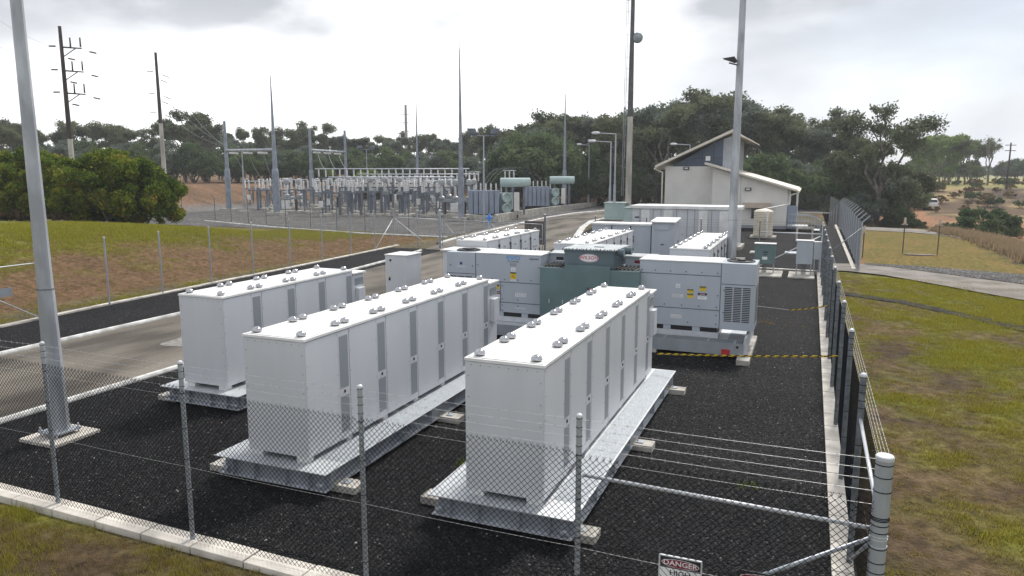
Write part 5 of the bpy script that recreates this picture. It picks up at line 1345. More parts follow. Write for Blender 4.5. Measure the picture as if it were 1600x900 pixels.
# big power transformers
def power_tx(label, px, D, rz, s):
    p = atp(px, D); t = thing('power_transformer', label, 'transformer', (0, 0, 0))
    b = MB(); b.box(-1.4, 2.6, -.8, 1.6, .5, 3.0); b.build('tank', 'tank_grey', t, bevel=.03)
    for i in range(6):
        b = MB(); x = -2.45 + i * .62; b.box(x, x + .54, -1.75, -.85, .55, 3.35)
        b.build('radiator', 'radiator', t, bevel=.03)
    for z in (1.25, 2.5):
        b = MB(); b.lathe((1.95, -1.2, z), [(.30, -.25), (.56, -.15), (.6, .1), (.62, .3), (.5, .32), (.42, .1), (.1, .05)], 18, None, (.7, -1, 0)); b.build('cooling_fan', 'conservator', t)
    b = MB(); b.cyl((1.2, .2, 4.25), (4.7, .2, 4.25), .55, .55, 20); b.lathe((4.7, .2, 4.25), [(.55, 0), (.5, .06), (.2, .12)], 20, None, (1, 0, 0)); b.build('conservator', 'conservator', t, smooth=False)
    b = MB(); b.box(3.9, 4.15, .05, .3, .4, 3.7); b.box(1.8, 2.0, .05, .3, 3.0, 3.72); b.build('bracket', 'steel_struct', t)
    for i in range(6):
        b = MB(); insul(b, -1.2 + i * .62, .2, 3.001, 4.1, .12); b.build('bushing', ['insulator', 'galv'], t)
    b = MB(); b.box(2.9, 3.5, -1.1, -.4, .9, 3.1); b.build('control_box', 'render_wall', t, bevel=.02)
    b = MB(); b.box(2.2, 3.2, -.9, 0, .3, 1.1); b.build('pipework', 'black', t)
    b = MB(); b.box(-2.3, 3.4, -1.3, 1.9, .12, .499); b.build('skid_base', 'black', t)
    t.location = (p.x, p.y, .0); t.rotation_euler = (0, 0, rz); t.scale = (s, s, s)
    return t
power_tx('left of the two big grey transformers, nearer, with fans and pale green drum', 767, 86, R(18), .98)
power_tx('right of the two big grey transformers, further, with pale green drum', 845, 107, R(18), 1.0)
# bund walls
def wallseg(label, a, c, z, th=.3):
    a = Vector(a); c = Vector(c); d = (c - a).normalized(); nn = Vector((-d.y, d.x)) * th
    b = MB(); b.prism([(v.x, v.y) for v in (a, c, c + nn, a + nn)], z + .1, base=-.1); tag(b.build('bund_wall', 'concrete', bevel=.02), label, 'wall')
def a2(px, D): p = atp(px, D); return (p.x, p.y)
wallseg('low concrete bund wall in front of the left big transformer', a2(700, 83), a2(776, 78), .7)
wallseg('long concrete bund wall along the station road', a2(776, 78), a2(842, 93), .85)
wallseg('concrete wall between the second transformer and the road', a2(842, 96), a2(930, 118), .7)
b = MB(); q = a2(765, 74); b.cyl((q[0], q[1], 0), (q[0], q[1], 1.0), .1, .1, 8); b.cyl((q[0] - .35, q[1], .75), (q[0] + .35, q[1], .75), .1, .1, 8); b.cyl((q[0], q[1], 1.0), (q[0], q[1], 1.15), .17, .12, 8)
tag(b.build('hydrant', 'hydrant_blue'), 'blue hydrant in front of the left big transformer', 'hydrant')

# floodlight masts and street lamps
def floodmast(label, px, D, h, s=1):
    p = atp(px, D); t = thing('floodlight_mast', label, 'lamp', (p.x, p.y, 0))
    b = MB(); b.cyl((p.x, p.y, 0), (p.x, p.y, h), .13 * s, .07 * s, 8); b.build('pole', 'galv', t)
    b = MB(); a = U2 * (1.2 * s); b.cyl((p.x - a.x, p.y - a.y, h), (p.x + a.x, p.y + a.y, h), .06 * s, .06 * s, 6); b.build('crossarm', 'steel_struct', t)
    for sg_ in (-1, 1):
        c = Vector((p.x, p.y, h + .35 * s)) + U2 * (1.15 * s * sg_); b = MB()
        vs = []
        for (u, w, z) in ((-.45, -.1, -.1), (.45, -.1, -.1), (.45, .1, -.32), (-.45, .1, -.32), (-.45, -.1, .42), (.45, -.1, .42), (.38, .35, .30), (-.38, .35, .30)):
            q = c + U2 * (u * s + (z * .35 * sg_ * s)) + Vector((-U2.y, U2.x, 0)) * (w * s) + Vector((0, 0, z * s)); vs.append(q)
        b.add(vs, [(0, 3, 2, 1), (4, 5, 6, 7), (0, 1, 5, 4), (1, 2, 6, 5), (2, 3, 7, 6), (3, 0, 4, 7)]); b.build('lamp_head', 'steel_struct', t)
floodmast('twin headed floodlight mast above the left big transformer', 757, 78, 9.1)
floodmast('distant twin headed floodlight mast behind the switchyard', 579, 138, 9.6, 1.0)
def streetlamp(label, px, D, h, arm=2.2, side=-1):
    p = atp(px, D); t = thing('street_lamp', label, 'lamp', (p.x, p.y, 0))
    b = MB(); b.cyl((p.x, p.y, 0), (p.x, p.y, h * .42), .16, .15, 8); b.cyl((p.x, p.y, h * .42), (p.x, p.y, h), .10, .07, 8); b.build('pole', 'galv', t)
    e = Vector((p.x, p.y, h)) + U2 * (arm * side) + Vector((0, 0, .12)); b = MB(); b.cyl((p.x, p.y, h), e, .05, .04, 6); b.build('arm', 'galv', t)
    b = MB(); b.lathe(e, [(.05, -.5), (.16, -.35), (.18, .1), (.1, .4)], 8, None, tuple(U2)); b.build('lamp_head', 'galv_light', t)
streetlamp('street lamp nearest the concrete mast, its arm pointing left', 957, 82, 9.5)
streetlamp('slightly shorter street lamp beside the one next to the concrete mast', 950, 86, 8.8)
streetlamp('slim street lamp standing before the trees right of the pale mast', 917, 117, 9.6, 1.6)
streetlamp('street lamp showing above the left slope of the house roof', 1070, 100, 9.0, 2.2)
# concrete communications mast
p = atp(978, 104); t = thing('communications_mast', 'tall square concrete mast with ladder and round dish', 'mast', (p.x, p.y, 0))
b = MB(); b.cyl((p.x, p.y, 0), (p.x, p.y, 13), .56, .47, 4, True, None, R(45) + YAW); b.cyl((p.x, p.y, 13), (p.x, p.y, 34), .47, .27, 4, True, 1, R(45) + YAW); b.build('shaft', ['concrete_pole', 'mast_backlit'], t)
b = MB()
for z in np.arange(3, 34, 1.5):
    q = Vector((p.x, p.y, z)) - U2 * .75; b.cyl(q, Vector((p.x, p.y, z)) - U2 * .3, .03, .03, 4)
q = Vector((p.x, p.y, 2)) - U2 * .72; b.cyl(q, (p.x - U2.x * .55, p.y - U2.y * .55, 34), .03, .03, 4); q = Vector((p.x, p.y, 2)) - U2 * .95; b.cyl(q, (p.x - U2.x * .8, p.y - U2.y * .8, 34), .03, .03, 4)
for z in np.arange(2.2, 34, .35): q = Vector((p.x, p.y, z)); f_ = (z - 2) / 32 * .16; b.cyl(q - U2 * (.72 - f_), q - U2 * (.95 - f_), .015, .015, 4)
b.build('ladder', 'galv', t)
q = Vector((p.x, p.y, 23.6)) + U2 * .85
b = MB(); b.lathe(q + Vector((0, -.3, 0)), [(.15, -.45), (.2, -.3), (.62, -.05), (.72, .15), (.72, .45)], 20, None, (-.3, 1, 0)); b.build('dish', 'tank_grey', t)
b = MB(); b.cyl((p.x, p.y, 23.5), q, .07, .07, 6); b.build('dish_bracket', 'black', t)

# wooden power poles
def arm_set(parent, c, z, mt='black'):
    b = MB(); b.cyl(c + Vector((0, 0, z)), c + U2 * 2.2 + Vector((0, 0, z - .15)), .09, .07, 5); b.cyl(c + Vector((0, 0, z - 1.1)), c + U2 * 1.6 + Vector((0, 0, z - .1)), .05, .05, 4)
    b.build('crossarm', mt, parent)
    for u in (1.0, 2.1):
        b = MB(); q = c + U2 * u + Vector((0, 0, z)); b.cyl(q, q + Vector((0, 0, 1.0)), .09, .07, 6); b.build('insulator', mt, parent)
    for u, dz in ((-1.0, 0.1), (3.4, -.5), (1.0, -1.2)):
        b = MB(); q = c + U2 * u + Vector((0, 0, z + dz)); b.cyl(q - U2 * .35, q + U2 * .35 - Vector((0, 0, .15 if u > 0 else 0)), .08, .08, 6); b.build('strain_insulator', mt, parent)
p = atp(131, 83); c = Vector((p.x, p.y, 0)); t = thing('power_pole', 'tall dark power pole with three sets of short arms, second from the left', 'pole', (p.x, p.y, 0))
b = MB(); b.cyl(c, c + Vector((0, 0, 9)), .30, .27, 10); b.cyl(c + Vector((0, 0, 9)), c + Vector((0, 0, 21.1)), .27, .17, 10, True, 1); b.build('shaft', ['concrete_pole', 'wood_pole'], t)
for z in (18.9, 16.4, 14.0): arm_set(t, c, z)
p = atp(270, 122); c = Vector((p.x, p.y, 3.3)); t = thing('power_pole', 'bare tall power pole with a pale foot on the brown embankment', 'pole', tuple(c))
b = MB(); b.cyl(c, c + Vector((0, 0, 10)), .36, .31, 10); b.cyl(c + Vector((0, 0, 10)), c + Vector((0, 0, 21.2)), .31, .2, 10, True, 1); b.build('shaft', ['concrete_pole', 'wood_pole'], t)
for z in (18.2, 14.8, 11.8):
    for u, dz in ((-1.1, 0), (1.4, -.5), (1.0, -1.3)):
        b = MB(); q = c + U2 * u + Vector((0, 0, z + dz)); b.cyl(q - U2 * .5, q + U2 * .5 - Vector((0, 0, .4 if u > 0 else 0)), .07, .07, 5); b.build('strain_insulator', 'black', t)
p = atp(7, 56); c = Vector((p.x, p.y, 0)); t = thing('power_pole', 'green stained timber pole with two crossarms at the left edge', 'pole', (p.x, p.y, 0))
b = MB(); b.cyl(c, c + Vector((0, 0, 12.0)), .27, .16, 10); b.build('shaft', 'wood_pole', t)
for z in (11.6, 10.3):
    b = MB(); b.cyl(c - U2 * 1.3 + Vector((0, 0, z)), c + U2 * 1.1 + Vector((0, 0, z)), .08, .08, 4); b.cyl(c + Vector((0, 0, z - .8)), c + U2 * .8 + Vector((0, 0, z)), .03, .03, 4); b.build('crossarm', 'wood_pole', t)
p = atp(640, 180); c = Vector((p.x, p.y, 0)); t = thing('power_pole', 'distant concrete power pole above the switchyard trees', 'pole', (p.x, p.y, 0))
b = MB(); b.cyl(c, c + Vector((0, 0, 21.5)), .5, .3, 8); b.build('shaft', 'concrete_pole', t)
for z in (19.3, 17.3, 15.3): b = MB(); b.cyl(c - U2 * 1.3 + Vector((0, 0, z)), c + U2 * .9 + Vector((0, 0, z)), .08, .08, 4); b.build('crossarm', 'black', t)
p = atp(1556, 150); zg = hz(p.x, p.y); c = Vector((p.x, p.y, zg)); t = thing('power_pole', 'timber power pole with two crossarms on the right hill', 'pole', tuple(c))
b = MB(); b.cyl(c, c + Vector((0, 0, 9.3)), .2, .13, 8); b.build('shaft', 'wood_pole', t)
for z in (8.8, 7.7): b = MB(); b.cyl(c - U2 * 1.1 + Vector((0, 0, z)), c + U2 * 1.1 + Vector((0, 0, z)), .09, .09, 4); b.build('crossarm', 'wood_pole', t)
pa = atp(131, 83); pb = atp(270, 122); pg = gm['a']
sg = [(Vector((pa.x, pa.y, z)) + U2 * 3.4, Vector((pb.x, pb.y, z2)) - U2 * 1.1, .6) for z, z2 in ((18.4, 21.5), (15.9, 18.1), (13.5, 15.1))]
wires('thin power lines between the two tall poles at the left', sg, .010)
sg = [(Vector((pb.x, pb.y, z2)) + U2 * 1.4, Vector((pg.x, pg.y, 8.1 + .1 * k)) + U2 * (1 + 1.5 * k), 1.5) for k, z2 in enumerate((21.0, 17.6, 14.6))]
wires('thin power lines sagging down to the left gantry', sg, .012, 'wire_pale')
pl_ = atp(-60, 60)
wires('thin power lines entering at the upper left', [(Vector((pl_.x, pl_.y, z + 2.5)), Vector((pa.x, pa.y, z)) - U2 * 1.2, .8) for z in (19.0, 16.5, 14.1)], .010)

# ------------------------------------------------------------------ right side things
def marker(label, x, y, h=1.2, mt='brown_sheet', z=None):
    z = hz(x, y); t = thing('marker_post', label, 'marker', (x, y, z))
    b = MB(); b.cyl((x, y, z), (x, y, z + h), .035, .035, 6); b.build('stake', mt, t)
    b = MB(); b.cyl((x, y, z + h - .05), (x, y, z + h + .35), .09, .06, 8); b.box(x - .18, x + .18, y - .03, y + .03, z + h - .12, z + h - .06); b.build('cap', 'awning', t)
marker('left stake with pale cap on the mown grass pad', 5.93, 53.8, 2.0)
marker('right stake with rusty cap on the mown grass pad', 7.9, 53.6, 2.0)
marker('stake close to the corner of the security fence', 3.35, 50.5, 1.6)
b = MB(); b.prism([(6.8 + .9 * math.cos(a), 53.1 + .3 * math.sin(a)) for a in np.linspace(0, 2 * PI, 17)[:-1]], .05, base=0.0); tag(b.build('pit_cover', 'service_road'), 'flat round concrete cover between the two stakes on the grass pad', 'pit cover')
for px, D, l in ((1515, 84, 'white marker post beside the round green bush'), (1571, 74, 'small white marker in the long grass at the right edge'), (1510, 78, 'short white marker left of the round green bush')):
    p = atp(px, D); z = hz(p.x, p.y); b = MB(); b.cyl((p.x, p.y, z), (p.x, p.y, z + 1.3), .09, .07, 6); tag(b.build('marker_post', 'white_sign'), l, 'marker')
# wagon
def wagon(label, loc, rz):
    t = thing('parked_car', label, 'car', (0, 0, 0))
    prof = [(-2.3, .45), (-2.35, .95), (-2.2, 1.1), (-1.95, 1.62), (-1.6, 1.72), (.2, 1.70), (.95, 1.18), (2.1, .98), (2.3, .75), (2.3, .42)]
    b = MB(); n = len(prof)
    vs = []
    for sgn in (-1, 1):
        for x, z in prof: w = .92 if z < 1.15 else .92 - (z - 1.1) * .28; vs.append((x, sgn * w, z))
    fs = [tuple(range(n)), tuple(range(2 * n - 1, n - 1, -1))] + [((i + 1) % n, i, n + i, n + (i + 1) % n) for i in range(n)]
    b.add(vs, fs); b.build('body', 'car_white', t, bevel=.05)
    for sgn in (-1, 1):
        for x0_, x1_ in ((-1.75, -.95), (-.88, -.1), (-.03, .55)):
            b = MB(); w = lambda z: sgn * (.93 - (z - 1.1) * .28); top = 1.58 if x1_ < .3 else 1.5
            q = [(x0_, w(1.16), 1.16), (x1_ + (.18 if x1_ > .3 else 0), w(1.16), 1.16), (x1_ - (.2 if x1_ > .3 else 0), w(top), top), (x0_ + .03, w(top), top)]
            b.add(q, [(0, 1, 2, 3)]); b.build('side_window', 'glass', t)
        for x in (-1.45, 1.4):
            b = MB(); b.cyl((x, sgn * .80, .34), (x, sgn * .97, .34), .34, .34, 16); b.cyl((x, sgn * .97, .34), (x, sgn * .98, .34), .18, .18, 12, True, 1); b.build('wheel', ['rubber', 'galv_light'], t)
        b = MB(); b.box(-2.38, -2.33, sgn * .83 - .07, sgn * .83 + .07, .82, 1.08); b.build('tail_light', 'red', t)
    b = MB(); b.add([(-2.215, -.75, 1.13), (-2.215, .75, 1.13), (-1.985, .66, 1.58), (-1.985, -.66, 1.58)], [(0, 3, 2, 1)]); b.v = [(x - .03, y, z) for x, y, z in b.v]; b.build('rear_window', 'glass', t)
    b = MB(); b.add([(.98, -.78, 1.2), (.98, .78, 1.2), (.27, .66, 1.67), (.27, -.66, 1.67)], [(0, 1, 2, 3)]); b.v = [(x + .03, y, z + .02) for x, y, z in b.v]; b.build('windscreen', 'glass', t)
    t.location = loc; t.rotation_euler = (0, 0, rz)
    return t
p = atp(1438, 124); wagon('white station wagon parked on the red dirt track among bushes', (p.x, p.y, hz(p.x, p.y) + .02), R(101))

# ------------------------------------------------------------------ vegetation
rng = np.random.default_rng(11)
def leaf_mesh(name, centers, radii, counts, size, mt, flat=0.75, shell=0.0, droop=0.3):
    P = []; 
    for c, r, n in zip(centers, radii, counts):
        d = rng.normal(size=(n, 3)); d /= np.linalg.norm(d, axis=1)[:, None]
        rr = rng.uniform(shell, 1.0, n) ** 0.62 * np.where(rng.uniform(0, 1, n) > .82, rng.uniform(1.0, 1.45, n), 1.0)
        q = d * rr[:, None] * np.array([r, r, r * flat]); P.append(q + np.array(c))
    P = np.concatenate(P); n = len(P)
    a = rng.normal(size=(n, 3)); a[:, 2] -= droop; a /= np.linalg.norm(a, axis=1)[:, None]
    b = np.cross(a, rng.normal(size=(n, 3))); b /= np.linalg.norm(b, axis=1)[:, None]
    s = size * rng.uniform(.6, 1.35, n)[:, None]
    V = np.stack([P - a * s, P + b * s * .45, P + a * s, P - b * s * .45], 1).reshape(-1, 3)
    me = bpy.data.meshes.new(name)
    me.vertices.add(4 * n); me.vertices.foreach_set('co', V.astype(np.float32).ravel())
    me.loops.add(4 * n); me.loops.foreach_set('vertex_index', np.arange(4 * n, dtype=np.int32))
    me.polygons.add(n); me.polygons.foreach_set('loop_start', np.arange(0, 4 * n, 4, dtype=np.int32))
    me.polygons.foreach_set('loop_total', np.full(n, 4, dtype=np.int32))
    me.materials.append(M[mt]); me.update(); me.validate()
    return me
def limb(b, p0, p1, r0, r1, bend=.12, seg=4, rd=random):
    p0 = Vector(p0); p1 = Vector(p1); L = (p1 - p0).length; pts = [p0]
    for i in range(1, seg):
        q = p0.lerp(p1, i / seg) + Vector((rd.uniform(-1, 1), rd.uniform(-1, 1), rd.uniform(-.5, .5))) * L * bend * .5; pts.append(q)
    pts.append(p1)
    for i in range(seg): b.cyl(pts[i], pts[i + 1], r0 + (r1 - r0) * i / seg, r0 + (r1 - r0) * (i + 1) / seg, 6, False)
def gum(seed, h, spread, leaf='gum_leaf', bark='bark', nl=260, ls=.26, fork=.35, clump=.084, sparse=1.0, extra=8, name='gum_tree'):
    rd = random.Random(seed); t = thing(name, '', 'tree')
    tb = MB(); ends = []
    f = Vector((rd.uniform(-.4, .4), rd.uniform(-.4, .4), h * fork)); limb(tb, (0, 0, -.4), f, h * .022, h * .017, .05, 4, rd)
    nmain = rd.randint(3, 4)
    for k in range(nmain):
        a = 2 * PI * (k + rd.random() * .6) / nmain; rad = spread * rd.uniform(.3, .55)
        m_ = f + Vector((math.cos(a) * rad, math.sin(a) * rad, h * rd.uniform(.2, .38))); limb(tb, f, m_, h * .012, h * .008, .18, 4, rd)
        for j in range(rd.randint(2, 3)):
            a2_ = a + rd.uniform(-1.1, 1.1); r2_ = spread * rd.uniform(.25, .5)
            e = m_ + Vector((math.cos(a2_) * r2_, math.sin(a2_) * r2_, h * rd.uniform(.05, .27))); e.z = min(e.z, h * .95); limb(tb, m_, e, h * .006, h * .003, .2, 3, rd); ends.append(e)
            for q in range(2): e2 = e + Vector((rd.uniform(-1, 1), rd.uniform(-1, 1), rd.uniform(-.6, .7))) * h * .10; limb(tb, e, e2, h * .003, h * .0015, .2, 2, rd); ends.append(e2)
    for k in range(extra):
        a = rd.uniform(0, 2 * PI); z = rd.uniform(fork * .75, .78); ends.append(Vector((math.cos(a) * spread * rd.uniform(.3, .9), math.sin(a) * spread * rd.uniform(.3, .9), h * z)))
    tb.build('trunk', bark, t, world=False)
    rad = [h * clump * rd.uniform(.6, 1.25) for _ in ends]; cnt = [int(nl * sparse * (r / (h * clump)) ** 2) for r in rad]
    me = leaf_mesh('crown', ends, rad, cnt, ls, leaf); o = bpy.data.objects.new('crown', me); C.objects.link(o); o.parent = t
    return t
def shrubtree(seed, h, w, leaf='wattle_leaf', nl=210, ls=.24, name='wattle_tree', n=46, low=-.35, cr=.14):
    rd = random.Random(seed); t = thing(name, '', 'tree'); tb = MB(); ends = []
    for k in range(4): a = rd.uniform(0, 6.28); limb(tb, (0, 0, -.3), (math.cos(a) * w * .3, math.sin(a) * w * .3, h * .6), h * .02, h * .006, .15, 4, rd)
    tb.build('trunk', 'bark', t, world=False)
    for k in range(n):
        u = rd.uniform(low, 1); a = rd.uniform(0, 2 * PI); s_ = math.sqrt(max(0, 1 - u * u)) * rd.uniform(.75, 1.08)
        ends.append(Vector((math.cos(a) * s_ * w * .5, math.sin(a) * s_ * w * .5, h * (.48 + .44 * u * rd.uniform(.9, 1.08)))))
    rad = [h * cr * rd.uniform(.6, 1.4) for _ in ends]; cnt = [int(nl * (r / (h * cr)) ** 2) for r in rad]
    ends += [Vector((0, 0, h * .45))]; rad += [w * .36]; cnt += [nl * (3 if cr > .1 else 14)]
    me = leaf_mesh('crown', ends, rad, cnt, ls, leaf); o = bpy.data.objects.new('crown', me); C.objects.link(o); o.parent = t
    return t
G1 = [gum(1, 15, 4.2), gum(2, 16, 4.8, fork=.4), gum(3, 13.5, 4.0, fork=.32), gum(4, 17, 5.0, fork=.42, sparse=.8), gum(5, 15, 4.4, leaf='grey_leaf', fork=.36)]
G2 = [gum(21, 13, 4.4, leaf='gum_leaf_light', fork=.30), gum(22, 14, 4.2, leaf='gum_leaf_light', fork=.38)]
W1 = [shrubtree(31, 8, 8), shrubtree(32, 9, 9.5), shrubtree(33, 7.5, 9, leaf='grey_leaf')]
W2 = [shrubtree(41, 5.0, 5.5, leaf='lime_leaf', ls=.2, n=26)]
vr = random.Random(5)
_seen = {}
def uniq(l):
    _seen[l] = _seen.get(l, 0) + 1; n = _seen[l]
    return l if n == 1 else l + (', further one' if n == 2 else ', furthest one' if n == 3 else ', another beyond')
def put(src, px, D, sc=1.0, label=None, group=None, zoff=0, sxy=None):
    p = atp(px, D); z = hz(p.x, p.y) + zoff
    s = sc * vr.uniform(.94, 1.06)
    return place(src, (p.x, p.y, z), vr.uniform(0, 6.28), label, group, (s * (sxy or 1) * vr.uniform(.92, 1.08), s * (sxy or 1) * vr.uniform(.92, 1.08), s))
def topscale(ytop, D, h, zb=0): # scale so that the tree of height h reaches photo row ytop
    return (5.2 + (271 - ytop) / 1137.0 * D * 1.01 - zb) / h
HT = {}
for s_, h_ in zip(G1, (15, 16, 13.5, 17, 15)): HT[s_.name] = h_ * 1.0
for s_, h_ in zip(G2, (13, 14)): HT[s_.name] = h_
for s_, h_ in zip(W1, (8, 9, 7.5)): HT[s_.name] = h_
HT[W2[0].name] = 5.0

LANDMARKS = [(-20, 'beyond the left edge timber pole'), (60, 'beside the thick steel column'), (115, 'behind the tall three armed power pole'), (180, 'above the largest autumn bush'), (235, 'above the right end of the autumn bushes'), (275, 'by the bare power pole'), (320, 'right of the bare power pole'), (366, 'behind the left gantry column'), (400, 'behind the left gantry beam'), (436, 'behind the first lightning mast'), (470, 'left of the far gantry'), (500, 'behind the far gantry'), (545, 'behind the right column of the far gantry'), (580, 'by the distant twin floodlight'), (615, 'left of the distant concrete pole'), (640, 'behind the distant concrete pole'), (665, 'right of the thin distant mast'), (695, 'left of the dark tipped mast'), (722, 'behind the dark tipped mast'), (757, 'behind the near twin floodlight'), (800, 'above the first big transformer'), (845, 'above the second big transformer'), (880, 'behind the pale right mast'), (917, 'behind the slim street lamp'), (952, 'behind the paired street lamps'), (980, 'behind the concrete mast'), (1010, 'right of the concrete mast'), (1050, 'above the left roof slope'), (1090, 'above the upper roof'), (1125, 'left of the roof ridge'), (1150, 'behind the floodlight column'), (1185, 'right of the roof ridge'), (1215, 'above the lower roof'), (1250, 'past the right roof end'), (1285, 'above the corner fence posts'), (1320, 'at the head of the angled fence'), (1362, 'by the tallest gum'), (1405, 'right of the tallest gum'), (1440, 'above the white wagon'), (1475, 'in the middle of the grove'), (1505, 'by the dark forked gum'), (1555, 'by the hill power pole'), (1600, 'at the right edge')]
def treerow(lst, px0, px1, D0, D1, tops, step, group, label, jit=9, sxy=None):
    # tops: list of (px, ytop) interpolated
    px = px0
    while px <= px1:
        D = vr.uniform(D0, D1); src = vr.choice(lst); xs_ = [a for a, _ in tops]; yt = float(np.interp(px, xs_, [b for _, b in tops])) + vr.uniform(-jit, jit)
        p = atp(px, D); put(src, px + vr.uniform(-4, 4), D, topscale(yt, D, HT[src.name], hz(p.x, p.y)), uniq(label + ', ' + min(LANDMARKS, key=lambda q: abs(q[0] - px))[1]), group, sxy=sxy); px += step * vr.uniform(.8, 1.2)
sky1 = [(-40, 190), (60, 198), (100, 200), (150, 192), (200, 200), (260, 205), (300, 186), (350, 210), (420, 205), (470, 212), (520, 205), (600, 216), (680, 216), (740, 214), (790, 210)]
treerow(G1, -30, 330, 148, 160, sky1, 30, 'gum trees on the left skyline', 'dark gum on the left skyline')
treerow(G1, 330, 780, 165, 185, sky1, 24, 'gum trees behind the switchyard', 'switchyard gum')
treerow(G1[:4] + G2[:1], 300, 780, 195, 215, [(a, b + 6) for a, b in sky1], 24, 'gum trees behind the switchyard', 'rearmost switchyard gum')
treerow(W1, 60, 500, 138, 146, [(60, 225), (500, 240)], 26, 'rounded trees on the left', 'rounded tree on the embankment', 8)
treerow(W1, 280, 760, 150, 160, [(280, 238), (560, 236), (760, 240)], 26, 'rounded trees behind the switchyard', 'rounded grey green tree', 8)
treerow(W2, 380, 640, 145, 149, [(380, 262), (640, 264)], 62, 'bright green small trees', 'small lime green tree', 3)
sky2 = [(780, 200), (800, 186), (830, 182), (870, 176), (900, 186), (930, 182), (960, 196), (1000, 178), (1040, 160), (1080, 165), (1120, 152), (1150, 172), (1180, 185), (1200, 186), (1240, 185), (1290, 192), (1320, 205)]
treerow(G1, 780, 1010, 134, 142, sky2, 25, 'gum trees behind the station', 'dark gum of the station wood', 5)
treerow(G1, 960, 1330, 116, 128, sky2, 25, 'gum trees behind the house', 'dark gum rising behind the house', 5)
treerow(G1, 790, 1330, 150, 165, [(a, b + 22) for a, b in sky2], 34, 'gum trees behind the house', 'rearmost dark gum', 5)
treerow(W1, 770, 1000, 122, 130, [(770, 245), (840, 212), (880, 230), (1000, 230)], 30, 'rounded trees behind the second transformer', 'rounded dark tree', 6)
treerow(W1, 1150, 1400, 104, 112, [(1150, 250), (1400, 262)], 22, 'undergrowth trees behind the house', 'dark undergrowth tree', 8)
treerow(W1, 900, 1180, 116, 122, [(900, 262), (1180, 255)], 26, 'undergrowth trees behind the house', 'dark undergrowth tree', 8)
treerow(W1, 790, 1420, 126, 134, [(790, 262), (1420, 262)], 24, 'undergrowth trees behind the station', 'low dark tree', 8)
o = put(W1[1], 838, 118, topscale(212, 118, 9), 'large dome shaped grey green tree behind the second big transformer')
# named trees at the right
BIG = gum(51, 17, 5.6, fork=.30, nl=300, extra=16, ls=.22, name='gum_tree')
p = atp(1362, 98); place(BIG, (p.x, p.y, hz(p.x, p.y)), 1.0, 'largest dark gum tree, tallest against the sky at the right', None, topscale(150, 98, 17, -1))
put(G1[2], 1405, 100, topscale(232, 100, 13.5, -1), 'dark gum leaning over the right side of the tallest gum', None)
put(G1[0], 1325, 104, topscale(205, 104, 15, -1), 'dark gum close on the left side of the tallest gum', None)
put(W1[0], 1395, 96, topscale(300, 96, 8, -1.2), 'low bushy tree at the foot of the tallest gum', None)
put(W1[2], 1340, 97, topscale(285, 97, 7.5, -1), 'grey bushy tree left of the foot of the tallest gum', None)
put(W1[0], 1300, 100, topscale(290, 100, 8, -.5), 'dark bush behind the far corner of the security fence', None)
treerow(G2, 1420, 1500, 178, 196, [(1420, 212), (1500, 214)], 14, 'light green gums on the right hill', 'light green gum', 5)
treerow(G2, 1425, 1485, 205, 222, [(1420, 208), (1500, 214)], 15, 'light green gums on the right hill', 'light green gum', 5)
put(G1[0], 1500, 176, topscale(214, 176, 15, 3.2), 'dark forked gum right of the light green grove', None)
# half bare tree
t = gum(61, 14, 4.2, fork=.33, nl=110, extra=3, ls=.24); p = atp(1526, 172)
place(t, (p.x, p.y, hz(p.x, p.y)), 0, 'half bare dead topped tree beside the dark forked gum', None, topscale(212, 172, 14, 3))
tb = MB(); rd = random.Random(4)
for k in range(16):
    a = rd.uniform(-.6, 1.0); z = rd.uniform(8, 11); e = Vector((math.cos(YAW) * math.sin(a) * 4.5, math.sin(YAW) * math.sin(a) * 4.5, z + 3.6 * math.cos(a))); limb(tb, (0, 0, z - 2), e, .07, .02, .15, 4, rd)
tb.build('bare_branches', 'bark_pale', t, world=False)
treerow(W1, 1560, 1640, 230, 260, [(1560, 250), (1640, 244)], 12, 'distant trees at the right edge', 'distant dark paddock tree', 4)
treerow(W1, 1500, 1560, 330, 380, [(1500, 262), (1560, 260)], 12, 'hazy trees beyond the paddock', 'tiny hazy tree', 2)
treerow(W1, 1410, 1510, 230, 260, [(1410, 250), (1510, 255)], 12, 'trees behind the grove', 'dark tree behind the light grove', 4)
# bushes in the dip and on the hill at the right
B1 = shrubtree(71, 2.4, 3.4, leaf='wattle_leaf', ls=.12, nl=160, name='bush', n=26); B1['category'] = 'bush'
B2 = shrubtree(72, 1.8, 3.0, leaf='dry_leaf', ls=.12, nl=120, name='bush', n=22); B2['category'] = 'bush'
put(B1, 1530, 76, 1.75, 'round green bush standing alone in the long grass at the right', None)
put(B1, 1422, 96, .75, 'dark green bush in front of the white station wagon', None); put(B1, 1400, 96, 1.0, 'dark green bush left of the station wagon', None)
put(B1, 1475, 96, .5, 'low green bush right of the station wagon', None)
for i in range(30):
    px = vr.uniform(1330, 1640); D = vr.uniform(84, 100) if px < 1500 else vr.uniform(74, 92)
    q = vr.choice([0, 1, 1]); put((B1, B2)[q], px, D, vr.uniform(.35, .75), uniq(('green', 'dry brown')[q] + ' scrub bush in the dip, ' + min(LANDMARKS, key=lambda k: abs(k[0] - px))[1]), 'scrub bushes in the dip')
for i in range(60):
    px = vr.uniform(1425, 1660); D = vr.uniform(118, 175)
    q = vr.choice([0, 1, 1]); put((B1, B2)[q], px, D, vr.uniform(.4, .9), uniq(('green', 'dry brown')[q] + ' scrub bush on the hill, ' + min(LANDMARKS, key=lambda k: abs(k[0] - px))[1]), 'scrub bushes on the right hill')
